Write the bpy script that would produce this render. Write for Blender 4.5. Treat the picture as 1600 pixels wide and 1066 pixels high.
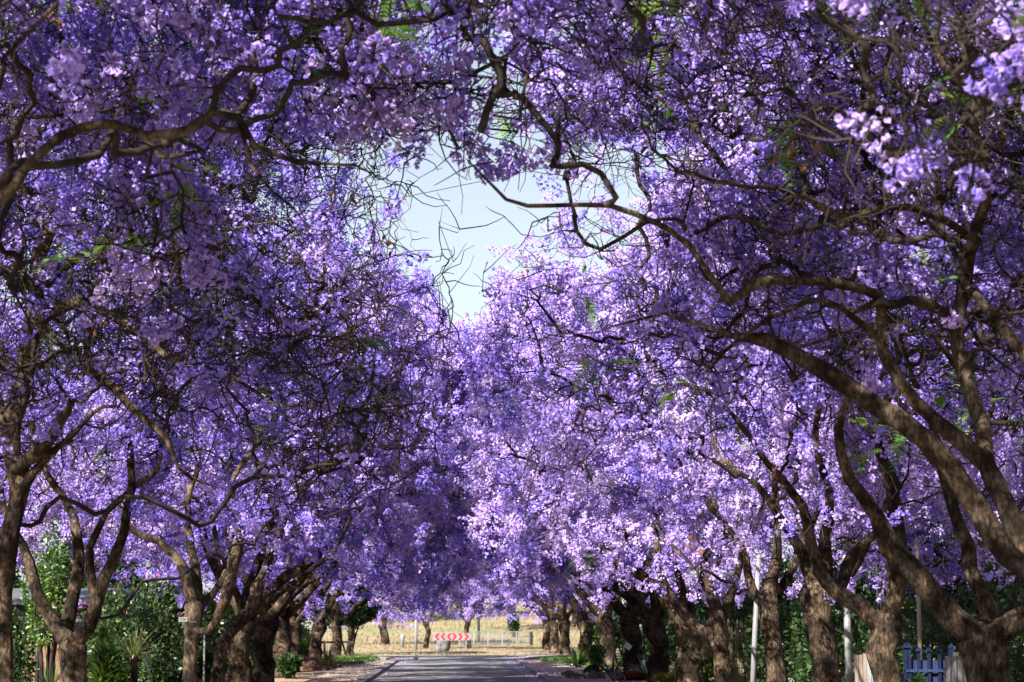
import bpy, math, random
import numpy as np
from mathutils import Vector, Matrix, noise as mnoise

sc = bpy.context.scene
for _o in list(bpy.data.objects):
    bpy.data.objects.remove(_o)
R = math.radians

# ------------------------------------------------------------------ camera, sky, sun, exposure
cam_d = bpy.data.cameras.new('camera'); cam = bpy.data.objects.new('camera', cam_d)
sc.collection.objects.link(cam)
F = 3500.0                                   # focal length in pixels of the 1600 wide photo
cam_d.sensor_width = 36; cam_d.lens = F / 1600 * 36
cam_d.clip_start = 0.3; cam_d.clip_end = 4000
PITCH = math.atan(437 / F); YAW = math.atan(85 / F)
cam.location = (0, 0, 2.0)
cam.rotation_euler = (math.pi / 2 + PITCH, 0, -YAW)
cam_d.dof.use_dof = True; cam_d.dof.focus_distance = 42; cam_d.dof.aperture_fstop = 3.2
sc.camera = cam

SUN_TO = Vector((-0.50, -0.70, 0.63)).normalized()
sun_d = bpy.data.lights.new('sun', 'SUN'); sun = bpy.data.objects.new('sun', sun_d)
sc.collection.objects.link(sun)
sun_d.energy = 5.0; sun_d.angle = R(0.5); sun_d.color = (1.0, 0.95, 0.87)
sun.rotation_euler = (-SUN_TO).to_track_quat('-Z', 'Y').to_euler()
w = bpy.data.worlds.new('World'); sc.world = w; w.use_nodes = True
nt = w.node_tree; nt.nodes.clear()
sky = nt.nodes.new('ShaderNodeTexSky'); sky.sky_type = 'NISHITA'; sky.sun_disc = False
sky.sun_elevation = math.asin(SUN_TO.z)
sky.sun_rotation = math.atan2(SUN_TO.x, SUN_TO.y) % (2 * math.pi)
sky.altitude = 1300; sky.air_density = 1.0; sky.dust_density = 3.0; sky.ozone_density = 1.0
bg = nt.nodes.new('ShaderNodeBackground'); bg.inputs['Strength'].default_value = 0.048
wo = nt.nodes.new('ShaderNodeOutputWorld')
hs = nt.nodes.new('ShaderNodeHueSaturation'); hs.inputs['Saturation'].default_value = .55      # a milky, dusty sky
nt.links.new(sky.outputs[0], hs.inputs['Color']); nt.links.new(hs.outputs[0], bg.inputs[0]); nt.links.new(bg.outputs[0], wo.inputs[0])
sc.view_settings.view_transform = 'Standard'; sc.view_settings.look = 'None'
sc.view_settings.exposure = 1.92; sc.view_settings.gamma = 1
cy = sc.cycles
cy.max_bounces = 8; cy.diffuse_bounces = 1; cy.glossy_bounces = 2; cy.transmission_bounces = 6; cy.transparent_max_bounces = 8
cy.use_denoising = True

CAMM = np.array(cam.rotation_euler.to_matrix())
def at(px, py, Y):
    """the world point at distance Y along the street that the photo shows at pixel px, py"""
    d = CAMM @ np.array([(px - 800) / F, (533 - py) / F, -1.0])
    return np.array([0, 0, 2.0]) + d * (Y / d[1])
def xat(px, Y): return at(px, 970, Y)[0]

# ------------------------------------------------------------------ object helpers
def tag(o, label=None, cat=None, group=None, kind=None):
    if label: o['label'] = label
    if cat: o['category'] = cat
    if group: o['group'] = group
    if kind: o['kind'] = kind
    return o
def empty(name, loc, rz=0):
    o = bpy.data.objects.new(name, None); sc.collection.objects.link(o)
    o.location = loc; o.rotation_euler.z = rz; o.empty_display_size = 0.3
    return o
def link(name, me, mat, parent=None):
    o = bpy.data.objects.new(name, me); sc.collection.objects.link(o)
    if mat: me.materials.append(mat)
    if parent: o.parent = parent
    return o
def copy_tree(o, parent=None):
    c = o.copy(); sc.collection.objects.link(c); c.parent = parent
    for ch in list(o.children): copy_tree(ch, c)
    return c
def fast_mesh(name, V, faces, tint=None, smooth=False):
    """V (n,3); faces: list of (m,k) index arrays"""
    me = bpy.data.meshes.new(name)
    V = np.ascontiguousarray(V, dtype=np.float32)
    me.vertices.add(len(V)); me.vertices.foreach_set('co', V.ravel())
    faces = [np.asarray(f, dtype=np.int32) for f in faces if len(f)]
    tot = np.concatenate([np.full(len(f), f.shape[1], np.int32) for f in faces])
    loops = np.concatenate([f.ravel() for f in faces])
    me.loops.add(len(loops)); me.loops.foreach_set('vertex_index', loops)
    me.polygons.add(len(tot))
    starts = np.zeros(len(tot), np.int32); starts[1:] = np.cumsum(tot)[:-1]
    me.polygons.foreach_set('loop_start', starts)
    me.polygons.foreach_set('loop_total', tot)
    if smooth: me.polygons.foreach_set('use_smooth', np.ones(len(tot), bool))
    if tint is not None:
        a = me.attributes.new('tint', 'FLOAT', 'POINT'); a.data.foreach_set('value', np.ascontiguousarray(tint, dtype=np.float32))
    me.update(calc_edges=True)
    return me

class MB:
    """collects boxes, tubes and plates; build() links them as one mesh object"""
    def __init__(s): s.V = []; s.F = []
    def add(s, vs, fs):
        n = len(s.V); s.V += [tuple(v) for v in vs]; s.F += [tuple(i + n for i in f) for f in fs]; return s
    def box(s, c, d, rz=0, rx=0, ry=0, ch=0.0):
        M = Matrix.Translation(Vector(c)) @ Matrix.Rotation(rz, 4, 'Z') @ Matrix.Rotation(ry, 4, 'Y') @ Matrix.Rotation(rx, 4, 'X')
        x, y, z = d[0] / 2, d[1] / 2, d[2] / 2
        if ch <= 0: ch = min(d) * 0.08
        vs = []
        for sz in (-1, 1):
            for k, (a, b) in enumerate(((-1, -1), (1, -1), (1, 1), (-1, 1))):
                vs.append(M @ Vector((a * (x - ch), b * (y - ch), sz * z)))
        for sz in (-1, 1):
            for k, (a, b) in enumerate(((-1, -1), (1, -1), (1, 1), (-1, 1))):
                vs.append(M @ Vector((a * x, b * y, sz * (z - ch))))
        fs = [(3, 2, 1, 0), (4, 5, 6, 7)]
        for k in range(4):
            j = (k + 1) % 4
            fs += [(k, j, 8 + j, 8 + k), (8 + k, 8 + j, 12 + j, 12 + k), (12 + k, 12 + j, 4 + j, 4 + k)]
        return s.add(vs, fs)
    def tube(s, pts, rad, n=8, cap=True):
        pts = [Vector(p) for p in pts]
        if not hasattr(rad, '__len__'): rad = [rad] * len(pts)
        ref = None; vs = []
        for i, p in enumerate(pts):
            t = (pts[min(i + 1, len(pts) - 1)] - pts[max(i - 1, 0)]).normalized()
            if ref is None: ref = t.orthogonal().normalized()
            ref = (ref - t * ref.dot(t)).normalized(); b = t.cross(ref)
            for k in range(n):
                a = 2 * math.pi * k / n
                vs.append(p + (ref * math.cos(a) + b * math.sin(a)) * rad[i])
        fs = []
        for i in range(len(pts) - 1):
            for k in range(n):
                j = (k + 1) % n
                fs.append((i * n + k, i * n + j, (i + 1) * n + j, (i + 1) * n + k))
        if cap: fs += [tuple(range(n))[::-1], tuple(range((len(pts) - 1) * n, len(pts) * n))]
        return s.add(vs, fs)
    def cone(s, c, r, h, n=4, rot=0.785):
        c = Vector(c)
        vs = [c + Vector((r * math.cos(rot + 2 * math.pi * k / n), r * math.sin(rot + 2 * math.pi * k / n), 0)) for k in range(n)] + [c + Vector((0, 0, h))]
        return s.add(vs, [(k, (k + 1) % n, n) for k in range(n)] + [tuple(range(n))[::-1]])
    def blade(s, base, d, L, wd, droop=0.3, n=5, thick=0.25, tipw=0.05):
        """a tapering leaf: V-section blade, curved down"""
        base = Vector(base); d = Vector(d).normalized(); side = d.cross(Vector((0, 0, 1)))
        side = side.normalized() if side.length > 1e-3 else Vector((1, 0, 0))
        vs = []; p = base.copy(); dd = d.copy()
        for i in range(n + 1):
            t = i / n; ww = wd * (0.55 + 1.5 * t if t < .3 else 1.0 - (t - .3) / .7 * (1 - tipw))
            up = side.cross(dd)
            vs += [p - side * ww / 2, p - up * ww * thick, p + side * ww / 2, p + up * ww * thick * .2]
            p = p + dd * (L / n); dd = (dd + Vector((0, 0, -droop / n))).normalized()
        fs = []
        for i in range(n):
            for k in range(4):
                fs.append((i * 4 + k, i * 4 + (k + 1) % 4, i * 4 + 4 + (k + 1) % 4, i * 4 + 4 + k))
        return s.add(vs, fs)
    def build(s, name, mat, parent=None, smooth=False):
        me = bpy.data.meshes.new(name); me.from_pydata(s.V, [], s.F)
        if smooth:
            for p in me.polygons: p.use_smooth = True
        me.update()
        return link(name, me, mat, parent)

# ------------------------------------------------------------------ materials
MATS = {}
def new_mat(name):
    m = bpy.data.materials.new(name); m.use_nodes = True; m.node_tree.nodes.clear()
    N = m.node_tree.nodes; L = m.node_tree.links
    out = N.new('ShaderNodeOutputMaterial'); MATS[name] = m
    return m, N, L, out
def ramp(N, stops):
    r = N.new('ShaderNodeValToRGB'); e = r.color_ramp.elements
    while len(e) > 1: e.remove(e[-1])
    e[0].position = stops[0][0]; e[0].color = (*stops[0][1], 1)
    for p, c in stops[1:]:
        k = e.new(p); k.color = (*c, 1)
    return r
def noise_tex(N, L, scale, detail=4, rough=.55, vec='Object', stretch=None):
    tc = N.new('ShaderNodeTexCoord'); n = N.new('ShaderNodeTexNoise')
    n.inputs['Scale'].default_value = scale; n.inputs['Detail'].default_value = detail; n.inputs['Roughness'].default_value = rough
    if stretch:
        mp = N.new('ShaderNodeMapping'); mp.inputs['Scale'].default_value = stretch
        L.new(tc.outputs[vec], mp.inputs[0]); L.new(mp.outputs[0], n.inputs['Vector'])
    else: L.new(tc.outputs[vec], n.inputs['Vector'])
    return n
def surf(name, c1, c2, scale=4, rough=.7, bump=.0, bscale=None, stretch=None, spec=.3, metal=0, vec='Object', lo=.35, hi=.65):
    m, N, L, out = new_mat(name)
    b = N.new('ShaderNodeBsdfPrincipled'); b.inputs['Roughness'].default_value = rough
    b.inputs['Specular IOR Level'].default_value = spec; b.inputs['Metallic'].default_value = metal
    n = noise_tex(N, L, scale, 5, .6, vec, stretch); r = ramp(N, [(lo, c1), (hi, c2)])
    L.new(n.outputs['Fac'], r.inputs[0]); L.new(r.outputs[0], b.inputs['Base Color'])
    if bump:
        n2 = noise_tex(N, L, bscale or scale * 3, 6, .65, vec, stretch); bp = N.new('ShaderNodeBump')
        bp.inputs['Strength'].default_value = bump; bp.inputs['Distance'].default_value = .05
        L.new(n2.outputs['Fac'], bp.inputs['Height']); L.new(bp.outputs[0], b.inputs['Normal'])
    L.new(b.outputs[0], out.inputs[0]); return m
def leafy(name, stops, trans=.4, gloss=0.0, vary=0.0):
    """thin petals or leaves: colour differs from one cluster to the next, light passes through"""
    m, N, L, out = new_mat(name)
    a = N.new('ShaderNodeAttribute'); a.attribute_name = 'tint'
    r = ramp(N, stops)
    if vary:                                   # bloom tone per tree, with a painted sun or shade tone per row
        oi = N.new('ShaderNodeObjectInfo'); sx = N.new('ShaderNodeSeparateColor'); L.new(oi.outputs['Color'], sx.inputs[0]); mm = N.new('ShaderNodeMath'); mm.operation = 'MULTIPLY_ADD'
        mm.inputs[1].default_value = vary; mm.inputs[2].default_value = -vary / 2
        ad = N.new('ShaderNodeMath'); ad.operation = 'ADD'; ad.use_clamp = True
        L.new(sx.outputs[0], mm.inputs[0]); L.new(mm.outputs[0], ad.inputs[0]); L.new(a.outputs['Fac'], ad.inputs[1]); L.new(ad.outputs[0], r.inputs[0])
    else: L.new(a.outputs['Fac'], r.inputs[0])
    d = N.new('ShaderNodeBsdfDiffuse'); t = N.new('ShaderNodeBsdfTranslucent'); mx = N.new('ShaderNodeMixShader')
    mx.inputs[0].default_value = trans
    L.new(r.outputs[0], d.inputs[0]); L.new(r.outputs[0], t.inputs[0])
    L.new(d.outputs[0], mx.inputs[1]); L.new(t.outputs[0], mx.inputs[2])
    last = mx
    if gloss:
        g = N.new('ShaderNodeBsdfGlossy'); g.inputs['Roughness'].default_value = .35; g.inputs[0].default_value = (.9, .95, 1, 1)
        m2 = N.new('ShaderNodeMixShader'); m2.inputs[0].default_value = gloss
        L.new(mx.outputs[0], m2.inputs[1]); L.new(g.outputs[0], m2.inputs[2]); last = m2
    L.new(last.outputs[0], out.inputs[0]); return m

def bark_mat():
    m, N, L, out = new_mat('bark')
    b = N.new('ShaderNodeBsdfPrincipled'); b.inputs['Roughness'].default_value = .9; b.inputs['Specular IOR Level'].default_value = .15
    n1 = noise_tex(N, L, 2.2, 4, .6); r1 = ramp(N, [(.3, (.013, .009, .007)), (.46, (.03, .0205, .014)), (.55, (.10, .07, .047)), (.69, (.235, .176, .122))])
    L.new(n1.outputs['Fac'], r1.inputs[0])
    n2 = noise_tex(N, L, 17, 8, .75, 'Object', (1.5, 1.5, .5)); r2 = ramp(N, [(.42, (.08, .075, .07)), (.50, (.6, .58, .55)), (.62, (1.3, 1.25, 1.2))])
    L.new(n2.outputs['Fac'], r2.inputs[0])
    mx = N.new('ShaderNodeMix'); mx.data_type = 'RGBA'; mx.blend_type = 'MULTIPLY'; mx.inputs[0].default_value = .85
    L.new(r1.outputs[0], mx.inputs[6]); L.new(r2.outputs[0], mx.inputs[7]); L.new(mx.outputs[2], b.inputs['Base Color'])
    bp = N.new('ShaderNodeBump'); bp.inputs['Strength'].default_value = 1.0; bp.inputs['Distance'].default_value = .06
    L.new(n2.outputs['Fac'], bp.inputs['Height']); L.new(bp.outputs[0], b.inputs['Normal'])
    L.new(b.outputs[0], out.inputs[0]); return m
M_BARK = bark_mat()
M_TWIG = surf('twig_bark', (.009, .007, .0055), (.036, .027, .021), 1.7, .85, spec=.15)
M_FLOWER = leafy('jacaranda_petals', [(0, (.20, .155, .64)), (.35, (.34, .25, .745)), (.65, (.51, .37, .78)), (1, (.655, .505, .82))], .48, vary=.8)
M_FERN = leafy('fern_leaf', [(0, (.05, .13, .025)), (.5, (.13, .25, .045)), (1, (.24, .36, .07))], .45)
M_POD = surf('seed_pod', (.05, .02, .012), (.15, .06, .03), 9, .8)
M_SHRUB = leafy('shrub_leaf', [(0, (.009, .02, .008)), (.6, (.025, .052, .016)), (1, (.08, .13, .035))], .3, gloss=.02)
M_GREEN = leafy('bright_leaf', [(0, (.018, .048, .010)), (.5, (.06, .13, .02)), (1, (.18, .26, .05))], .4, gloss=.03)
M_YELLOW = leafy('yellow_leaf', [(0, (.08, .09, .015)), (.5, (.18, .165, .035)), (1, (.3, .27, .08))], .35)
M_RUST = leafy('rust_leaf', [(0, (.06, .02, .01)), (.5, (.14, .05, .027)), (1, (.24, .11, .06))], .3)
M_PINK = leafy('pink_bract', [(0, (.42, .03, .12)), (.5, (.6, .06, .2)), (1, (.7, .2, .3))], .4)
M_AGAVE = leafy('agave_leaf', [(0, (.03, .065, .06)), (.5, (.055, .10, .09)), (1, (.10, .16, .14))], .1, gloss=.06)
M_YUCCA = leafy('yucca_blade', [(0, (.14, .19, .05)), (.5, (.28, .33, .11)), (1, (.42, .44, .22))], .3, gloss=.03)
M_STRAW = leafy('straw_blade', [(0, (.13, .13, .06)), (.5, (.22, .185, .11)), (1, (.3, .25, .16))], .35)
M_PALE = surf('painted_pole', (.13, .132, .138), (.19, .19, .195), 3, .5)
M_TANPOLE = surf('weathered_pole', (.22, .2, .16), (.32, .29, .23), 3, .8, stretch=(4, 4, .5))
M_BLACK = surf('black_metal', (.012, .012, .014), (.025, .025, .03), 5, .45)
M_STEEL = surf('galvanised_steel', (.10, .105, .11), (.17, .175, .18), 6, .5, metal=.3)
M_BLUE = surf('blue_paint', (.005, .008, .024), (.009, .013, .038), 3, .8, bump=.1, spec=.08)
M_LBLUE = surf('light_blue_paint', (.015, .023, .065), (.023, .034, .09), 3, .8, spec=.08)
M_WHITE = surf('white_paint', (.14, .136, .136), (.19, .186, .186), 3, .5)
M_PAPER = surf('white_paper', (.5, .5, .5), (.62, .62, .62), 3, .6)
M_RED = surf('red_paint', (.30, .008, .022), (.38, .012, .03), 4, .5)
M_ORANGE = surf('orange_plastic', (.3, .075, .017), (.38, .1, .025), 4, .5)
M_INK = surf('dark_ink', (.05, .05, .05), (.09, .09, .09), 9, .7)
M_DARKWALL = surf('dark_plaster', (.045, .047, .055), (.075, .078, .09), 1.2, .85, bump=.2)
M_SLATE = surf('roof_sheet', (.05, .055, .062), (.09, .097, .108), 1.5, .6)
M_WOOD = surf('grey_pink_wood', (.13, .095, .08), (.25, .19, .16), 5, .85, bump=.3, stretch=(3, 3, .4))
M_WOOD2 = surf('grey_green_wood', (.15, .18, .165), (.24, .27, .25), 5, .85, bump=.3, stretch=(3, 3, .4))
M_DWOOD = surf('dark_wood', (.02, .014, .012), (.05, .035, .03), 4, .8, bump=.3)
M_REED = surf('reed', (.11, .095, .05), (.21, .18, .1), 5, .85, stretch=(3, 3, .3))
M_ROCK = surf('rock', (.03, .034, .034), (.15, .15, .14), 3, .9, bump=.6)
M_REDROCK = surf('red_rock', (.08, .04, .025), (.17, .09, .06), 3, .9, bump=.6)

def brick_mat():
    m, N, L, out = new_mat('red_brick')
    b = N.new('ShaderNodeBsdfPrincipled'); b.inputs['Roughness'].default_value = .9
    tc = N.new('ShaderNodeTexCoord'); mp = N.new('ShaderNodeMapping'); mp.inputs['Rotation'].default_value = (R(90), 0, 0)
    br = N.new('ShaderNodeTexBrick'); br.inputs['Scale'].default_value = 1.0
    br.inputs['Brick Width'].default_value = .23; br.inputs['Row Height'].default_value = .085; br.inputs['Mortar Size'].default_value = .009
    br.inputs['Color1'].default_value = (.15, .06, .035, 1); br.inputs['Color2'].default_value = (.2, .085, .05, 1); br.inputs['Mortar'].default_value = (.14, .12, .1, 1)
    L.new(tc.outputs['Object'], mp.inputs[0]); L.new(mp.outputs[0], br.inputs[0]); L.new(br.outputs[0], b.inputs['Base Color'])
    bp = N.new('ShaderNodeBump'); bp.inputs['Strength'].default_value = .5; bp.inputs['Distance'].default_value = .01; bp.invert = True
    L.new(br.outputs['Fac'], bp.inputs['Height']); L.new(bp.outputs[0], b.inputs['Normal'])
    L.new(b.outputs[0], out.inputs[0]); return m
M_BRICK = brick_mat()

def ground_mat():
    m, N, L, out = new_mat('dry_grass_and_soil')
    b = N.new('ShaderNodeBsdfPrincipled'); b.inputs['Roughness'].default_value = .95; b.inputs['Specular IOR Level'].default_value = .1
    n1 = noise_tex(N, L, .35, 6, .65); r1 = ramp(N, [(.34, (.18, .13, .085)), (.5, (.27, .21, .135)), (.66, (.34, .28, .195))])
    n2 = noise_tex(N, L, 6, 6, .7); r2 = ramp(N, [(.3, (.62, .6, .58)), (.6, (1, 1, 1))])
    L.new(n1.outputs['Fac'], r1.inputs[0]); L.new(n2.outputs['Fac'], r2.inputs[0])
    mx = N.new('ShaderNodeMix'); mx.data_type = 'RGBA'; mx.blend_type = 'MULTIPLY'; mx.inputs[0].default_value = 1
    L.new(r1.outputs[0], mx.inputs[6]); L.new(r2.outputs[0], mx.inputs[7])
    # green growth on the far rise
    tc = N.new('ShaderNodeTexCoord'); sp = N.new('ShaderNodeSeparateXYZ'); L.new(tc.outputs['Object'], sp.inputs[0])
    mr = N.new('ShaderNodeMapRange'); mr.inputs['From Min'].default_value = 188; mr.inputs['From Max'].default_value = 205
    L.new(sp.outputs['Y'], mr.inputs['Value'])
    n3 = noise_tex(N, L, .09, 4, .6, 'Object', (1, .45, 1)); r3 = ramp(N, [(.5, (0, 0, 0)), (.6, (1, 1, 1))]); L.new(n3.outputs['Fac'], r3.inputs[0])
    mu = N.new('ShaderNodeMath'); mu.operation = 'MULTIPLY'; L.new(mr.outputs[0], mu.inputs[0]); L.new(r3.outputs[0], mu.inputs[1])
    m2 = N.new('ShaderNodeMix'); m2.data_type = 'RGBA'; L.new(mu.outputs[0], m2.inputs[0]); L.new(mx.outputs[2], m2.inputs[6]); m2.inputs[7].default_value = (.16, .18, .085, 1)
    L.new(m2.outputs[2], b.inputs['Base Color'])
    bp = N.new('ShaderNodeBump'); bp.inputs['Strength'].default_value = .6; bp.inputs['Distance'].default_value = .06
    L.new(n2.outputs['Fac'], bp.inputs['Height']); L.new(bp.outputs[0], b.inputs['Normal'])
    L.new(b.outputs[0], out.inputs[0]); return m
M_GROUND = ground_mat()
M_ROAD = surf('asphalt', (.14, .14, .145), (.22, .218, .22), 1.1, .85, bump=.3, bscale=30, stretch=(1, .25, 1))
M_KERB = surf('kerb_concrete', (.16, .145, .13), (.25, .225, .21), 2, .85, bump=.2)
M_LAWN = surf('lawn_soil', (.04, .08, .018), (.08, .14, .03), 3, .95)
M_PATH = surf('petal_strewn_soil', (.24, .18, .125), (.33, .265, .2), 2.5, .95, bump=.4)

# ------------------------------------------------------------------ tree growing
NV = np.newaxis
def unit(a): return a / np.maximum(np.linalg.norm(a, axis=-1, keepdims=True), 1e-9)
def tubes(P, Rd, S):
    """P (M,K,3) polylines, Rd (M,K) radii -> V, quads"""
    M_, K, _ = P.shape
    T = np.empty_like(P); T[:, 1:-1] = P[:, 2:] - P[:, :-2]; T[:, 0] = P[:, 1] - P[:, 0]; T[:, -1] = P[:, -1] - P[:, -2]
    T = unit(T)
    B = np.empty_like(P); b = unit(np.cross(T[:, 0], np.eye(3)[np.argmin(np.abs(T[:, 0]), axis=1)]))
    for k in range(K):
        b = unit(b - T[:, k] * np.sum(T[:, k] * b, -1, keepdims=True)); B[:, k] = b
    C = np.cross(B, T)
    a = np.arange(S) * 2 * np.pi / S
    V = P[:, :, NV, :] + Rd[:, :, NV, NV] * (B[:, :, NV, :] * np.cos(a)[NV, NV, :, NV] + C[:, :, NV, :] * np.sin(a)[NV, NV, :, NV])
    idx = np.arange(M_ * K * S).reshape(M_, K, S); nx = np.roll(idx, -1, 2)
    Fq = np.stack([idx[:, :-1], nx[:, :-1], nx[:, 1:], idx[:, 1:]], -1).reshape(-1, 4)
    return V.reshape(-1, 3), Fq

class Skel:
    def __init__(s, cap=90000):
        s.P = np.zeros((cap, 3)); s.par = np.full(cap, -1); s.D = np.zeros((cap, 3)); s.pl = np.zeros(cap); s.spec = np.zeros(cap); s.n = 0
    def add(s, p, par, spec=0.0):
        i = s.n; s.n += 1; s.P[i] = p; s.par[i] = par; s.spec[i] = spec
        if par >= 0:
            d = s.P[i] - s.P[par]; l = np.linalg.norm(d); s.D[i] = d / max(l, 1e-6); s.pl[i] = s.pl[par] + l
        else: s.D[i] = (0, 0, 1)
        return i
def catmull(pts, step):
    pts = np.asarray(pts, float); out = []
    Q = np.vstack([2 * pts[0] - pts[1], pts, 2 * pts[-1] - pts[-2]])
    for i in range(1, len(Q) - 2):
        p0, p1, p2, p3 = Q[i - 1], Q[i], Q[i + 1], Q[i + 2]
        n = max(1, int(np.linalg.norm((p2 - p1)[:3]) / step))
        for k in range(n):
            t = k / n
            out.append(.5 * (2 * p1 + (p2 - p0) * t + (2 * p0 - 5 * p1 + 4 * p2 - p3) * t * t + (3 * p1 - p0 - 3 * p2 + p3) * t ** 3))
    out.append(pts[-1]); return np.array(out)

def crown_points(rng, n, c, rx, ry, ztop, zmid, z0, thick, xlim=None, hole=None, lump=.8):
    """points in the umbrella shaped shell of a crown; returns points, depth under the surface"""
    ph = rng.uniform(0, 6.28, 6); out = []; dep = []
    while len(out) < n:
        m = n * 2
        rho = rng.uniform(0, 1, m) ** .42; an = rng.uniform(0, 2 * np.pi, m)
        edge = 1 + .16 * np.sin(3 * an + ph[0]) + .10 * np.sin(5 * an + ph[1])
        x = c[0] + rx * rho * edge * np.cos(an); y = c[1] + ry * rho * edge * np.sin(an)
        zs = zmid + (ztop - zmid) * np.sqrt(np.maximum(0, 1 - rho ** 2.2))
        zs = zs + lump * (np.sin(x * 1.3 + ph[2]) * np.sin(y * 1.1 + ph[3]) + .5 * np.sin(x * 2.9 + ph[4]) * np.sin(y * 2.7 + ph[5]))
        t = np.minimum(rng.exponential(thick * .55, m), thick * 1.6)
        z = zs - t - np.where(rho > .8, rng.uniform(0, 1, m) * (zmid - z0), 0)
        ok = z > z0 - .3
        if xlim: ok &= (x > xlim[0] + .8 * np.sin(y * .9 + ph[0])) & (x < xlim[1] + .8 * np.sin(y * .9 + ph[1]))
        if hole is not None: ok &= ~hole(x, y, z)
        for q in np.where(ok)[0]: out.append((x[q], y[q], z[q])); dep.append(t[q])
    return np.array(out[:n]), np.array(dep[:n])

FLOWER5 = None
def petals(P, A, rng, nf, size, Lp, Rp, tint, kind):
    """flowers of the panicles at P (M,3) along A: kind 5 = five lobed bells, 2 = folded petals, 1 = small plates"""
    M_ = len(P)
    A = unit(A); ref = unit(np.cross(A, rng.normal(size=(M_, 3)))); B = np.cross(A, ref)
    sc_ = rng.uniform(.65, 1.25, (M_, 1))
    s = rng.uniform(0, 1, (M_, nf)); an = rng.uniform(0, 2 * np.pi, (M_, nf))
    rr = (1 - .72 * s) * Rp * sc_ * rng.uniform(.7, 1.05, (M_, nf))
    rad = ref[:, NV] * np.cos(an)[..., NV] + B[:, NV] * np.sin(an)[..., NV]
    C = P[:, NV] + A[:, NV] * ((s - .25) * Lp * sc_)[..., NV] + rad * rr[..., NV]
    D = unit(rad + A[:, NV] * .35 + np.array([0, 0, -.15]) + rng.normal(0, .22, (M_, nf, 3)))
    C = C.reshape(-1, 3); D = D.reshape(-1, 3); n = len(C)
    tt = np.clip((tint[:, NV] + rng.normal(0, .12, (M_, nf))).reshape(-1), 0, 1)
    U = unit(np.cross(D, rng.normal(size=(n, 3)))); W = np.cross(D, U)
    sz = (size * rng.uniform(.75, 1.2, n))[:, NV]
    if kind == 5:
        vs = [C - D * sz * .95]
        for k in range(5):
            a = 2 * np.pi * k / 5; vs.append(C + (U * np.cos(a) + W * np.sin(a)) * sz * .2)
        for k in range(5):
            for q in (.08, .92):
                a = 2 * np.pi * (k + q) / 5; vs.append(C + D * sz * (.22 if k < 3 else .4) + (U * np.cos(a) + W * np.sin(a)) * sz * .52)
        V = np.stack(vs, 1).reshape(-1, 3); b = np.arange(n)[:, NV] * 16
        F3 = np.concatenate([b + np.array([0, 1 + k, 1 + (k + 1) % 5]) for k in range(5)], 0)
        F4 = np.concatenate([b + np.array([1 + k, 6 + 2 * k, 7 + 2 * k, 1 + (k + 1) % 5]) for k in range(5)], 0)
        return V, [F3, F4], np.repeat(tt, 16)
    if kind == 2:
        V = np.stack([C - U * sz * .6 + D * sz * .15, C - W * sz * .5 - D * sz * .1, C + U * sz * .6 + D * sz * .2, C + W * sz * .5], 1).reshape(-1, 3)
        b = np.arange(n)[:, NV] * 4
        return V, [np.concatenate([b + np.array([0, 1, 3]), b + np.array([1, 2, 3])], 0)], np.repeat(tt, 4)
    V = np.stack([C - U * sz * .6, C + (U * .2 - W * .55) * sz + D * sz * .1, C + (U * .5 + W * .5) * sz], 1).reshape(-1, 3)
    return V, [np.arange(n * 3).reshape(-1, 3)], np.repeat(tt, 3)

def ferns(P, D, rng, L=.28, pairs=10):
    """twice cut feathery jacaranda leaves: a rachis with paired leaflets"""
    n = len(P); D = unit(D); U = unit(np.cross(D, np.array([0, 0, 1.0]) + rng.normal(0, .3, (n, 3)))); W = np.cross(U, D)
    l = (L * rng.uniform(.6, 1.2, n))[:, NV]; V = []; Fc = []; base = 0; tint = rng.uniform(0, 1, n)
    Vs = []; 
    for k in range(pairs):
        t = (k + 1) / pairs; c = P + D * l * t - np.array([0, 0, 1.0]) * l * (.45 * t * t)
        ln = l * .34 * (1 - abs(t - .45) * 1.1); wd = l * .045
        for sg in (-1, 1):
            tip = c + U * ln * sg + D * ln * .45 - W * ln * .12
            Vs += [c - D * wd, c + D * wd, tip + D * wd * .6, tip - D * wd * .6]
    V = np.stack(Vs, 1); m = V.shape[1]
    V = V.reshape(-1, 3); b = np.arange(n)[:, NV, NV] * m + (np.arange(m // 4) * 4)[NV, :, NV] + np.arange(4)[NV, NV, :]
    return V, [b.reshape(-1, 4)], np.repeat(tint, m)

POD_MESHES = []
def pod_mesh(seed):
    rg = random.Random(seed); m = MB(); ring = []; n = 10
    for k in range(n):
        a = 2 * math.pi * k / n; r = 1 + rg.uniform(-.08, .08); ring.append((math.cos(a) * .86 * r, rg.uniform(-.06, .06), -1.15 + math.sin(a) * r))
    m.add(ring + [(0, .24, -1.15), (0, -.24, -1.15)], [(k, (k + 1) % n, n) for k in range(n)] + [((k + 1) % n, k, n + 1) for k in range(n)])
    m.tube([(0, 0, .9), (rg.uniform(-.1, .1), 0, .3), (0, 0, -.2)], [.035, .05, .09], 5)
    me = bpy.data.meshes.new('seed_pod'); me.from_pydata(m.V, [], m.F); me.update(); me.materials.append(M_POD); return me
def pods(P, rng, root, b0, r=.04):
    """flat woody seed pods, each a part of its tree"""
    while len(POD_MESHES) < 4: POD_MESHES.append(pod_mesh(len(POD_MESHES)))
    for p in P:
        o = bpy.data.objects.new('seed_pod', POD_MESHES[int(rng.integers(0, 4))]); sc.collection.objects.link(o); o.parent = root
        k = r * rng.uniform(.75, 1.25); o.location = p - b0; o.scale = (k, k, k); o.rotation_euler = (rng.normal(0, .35), rng.normal(0, .35), rng.uniform(0, 6.28))

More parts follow.
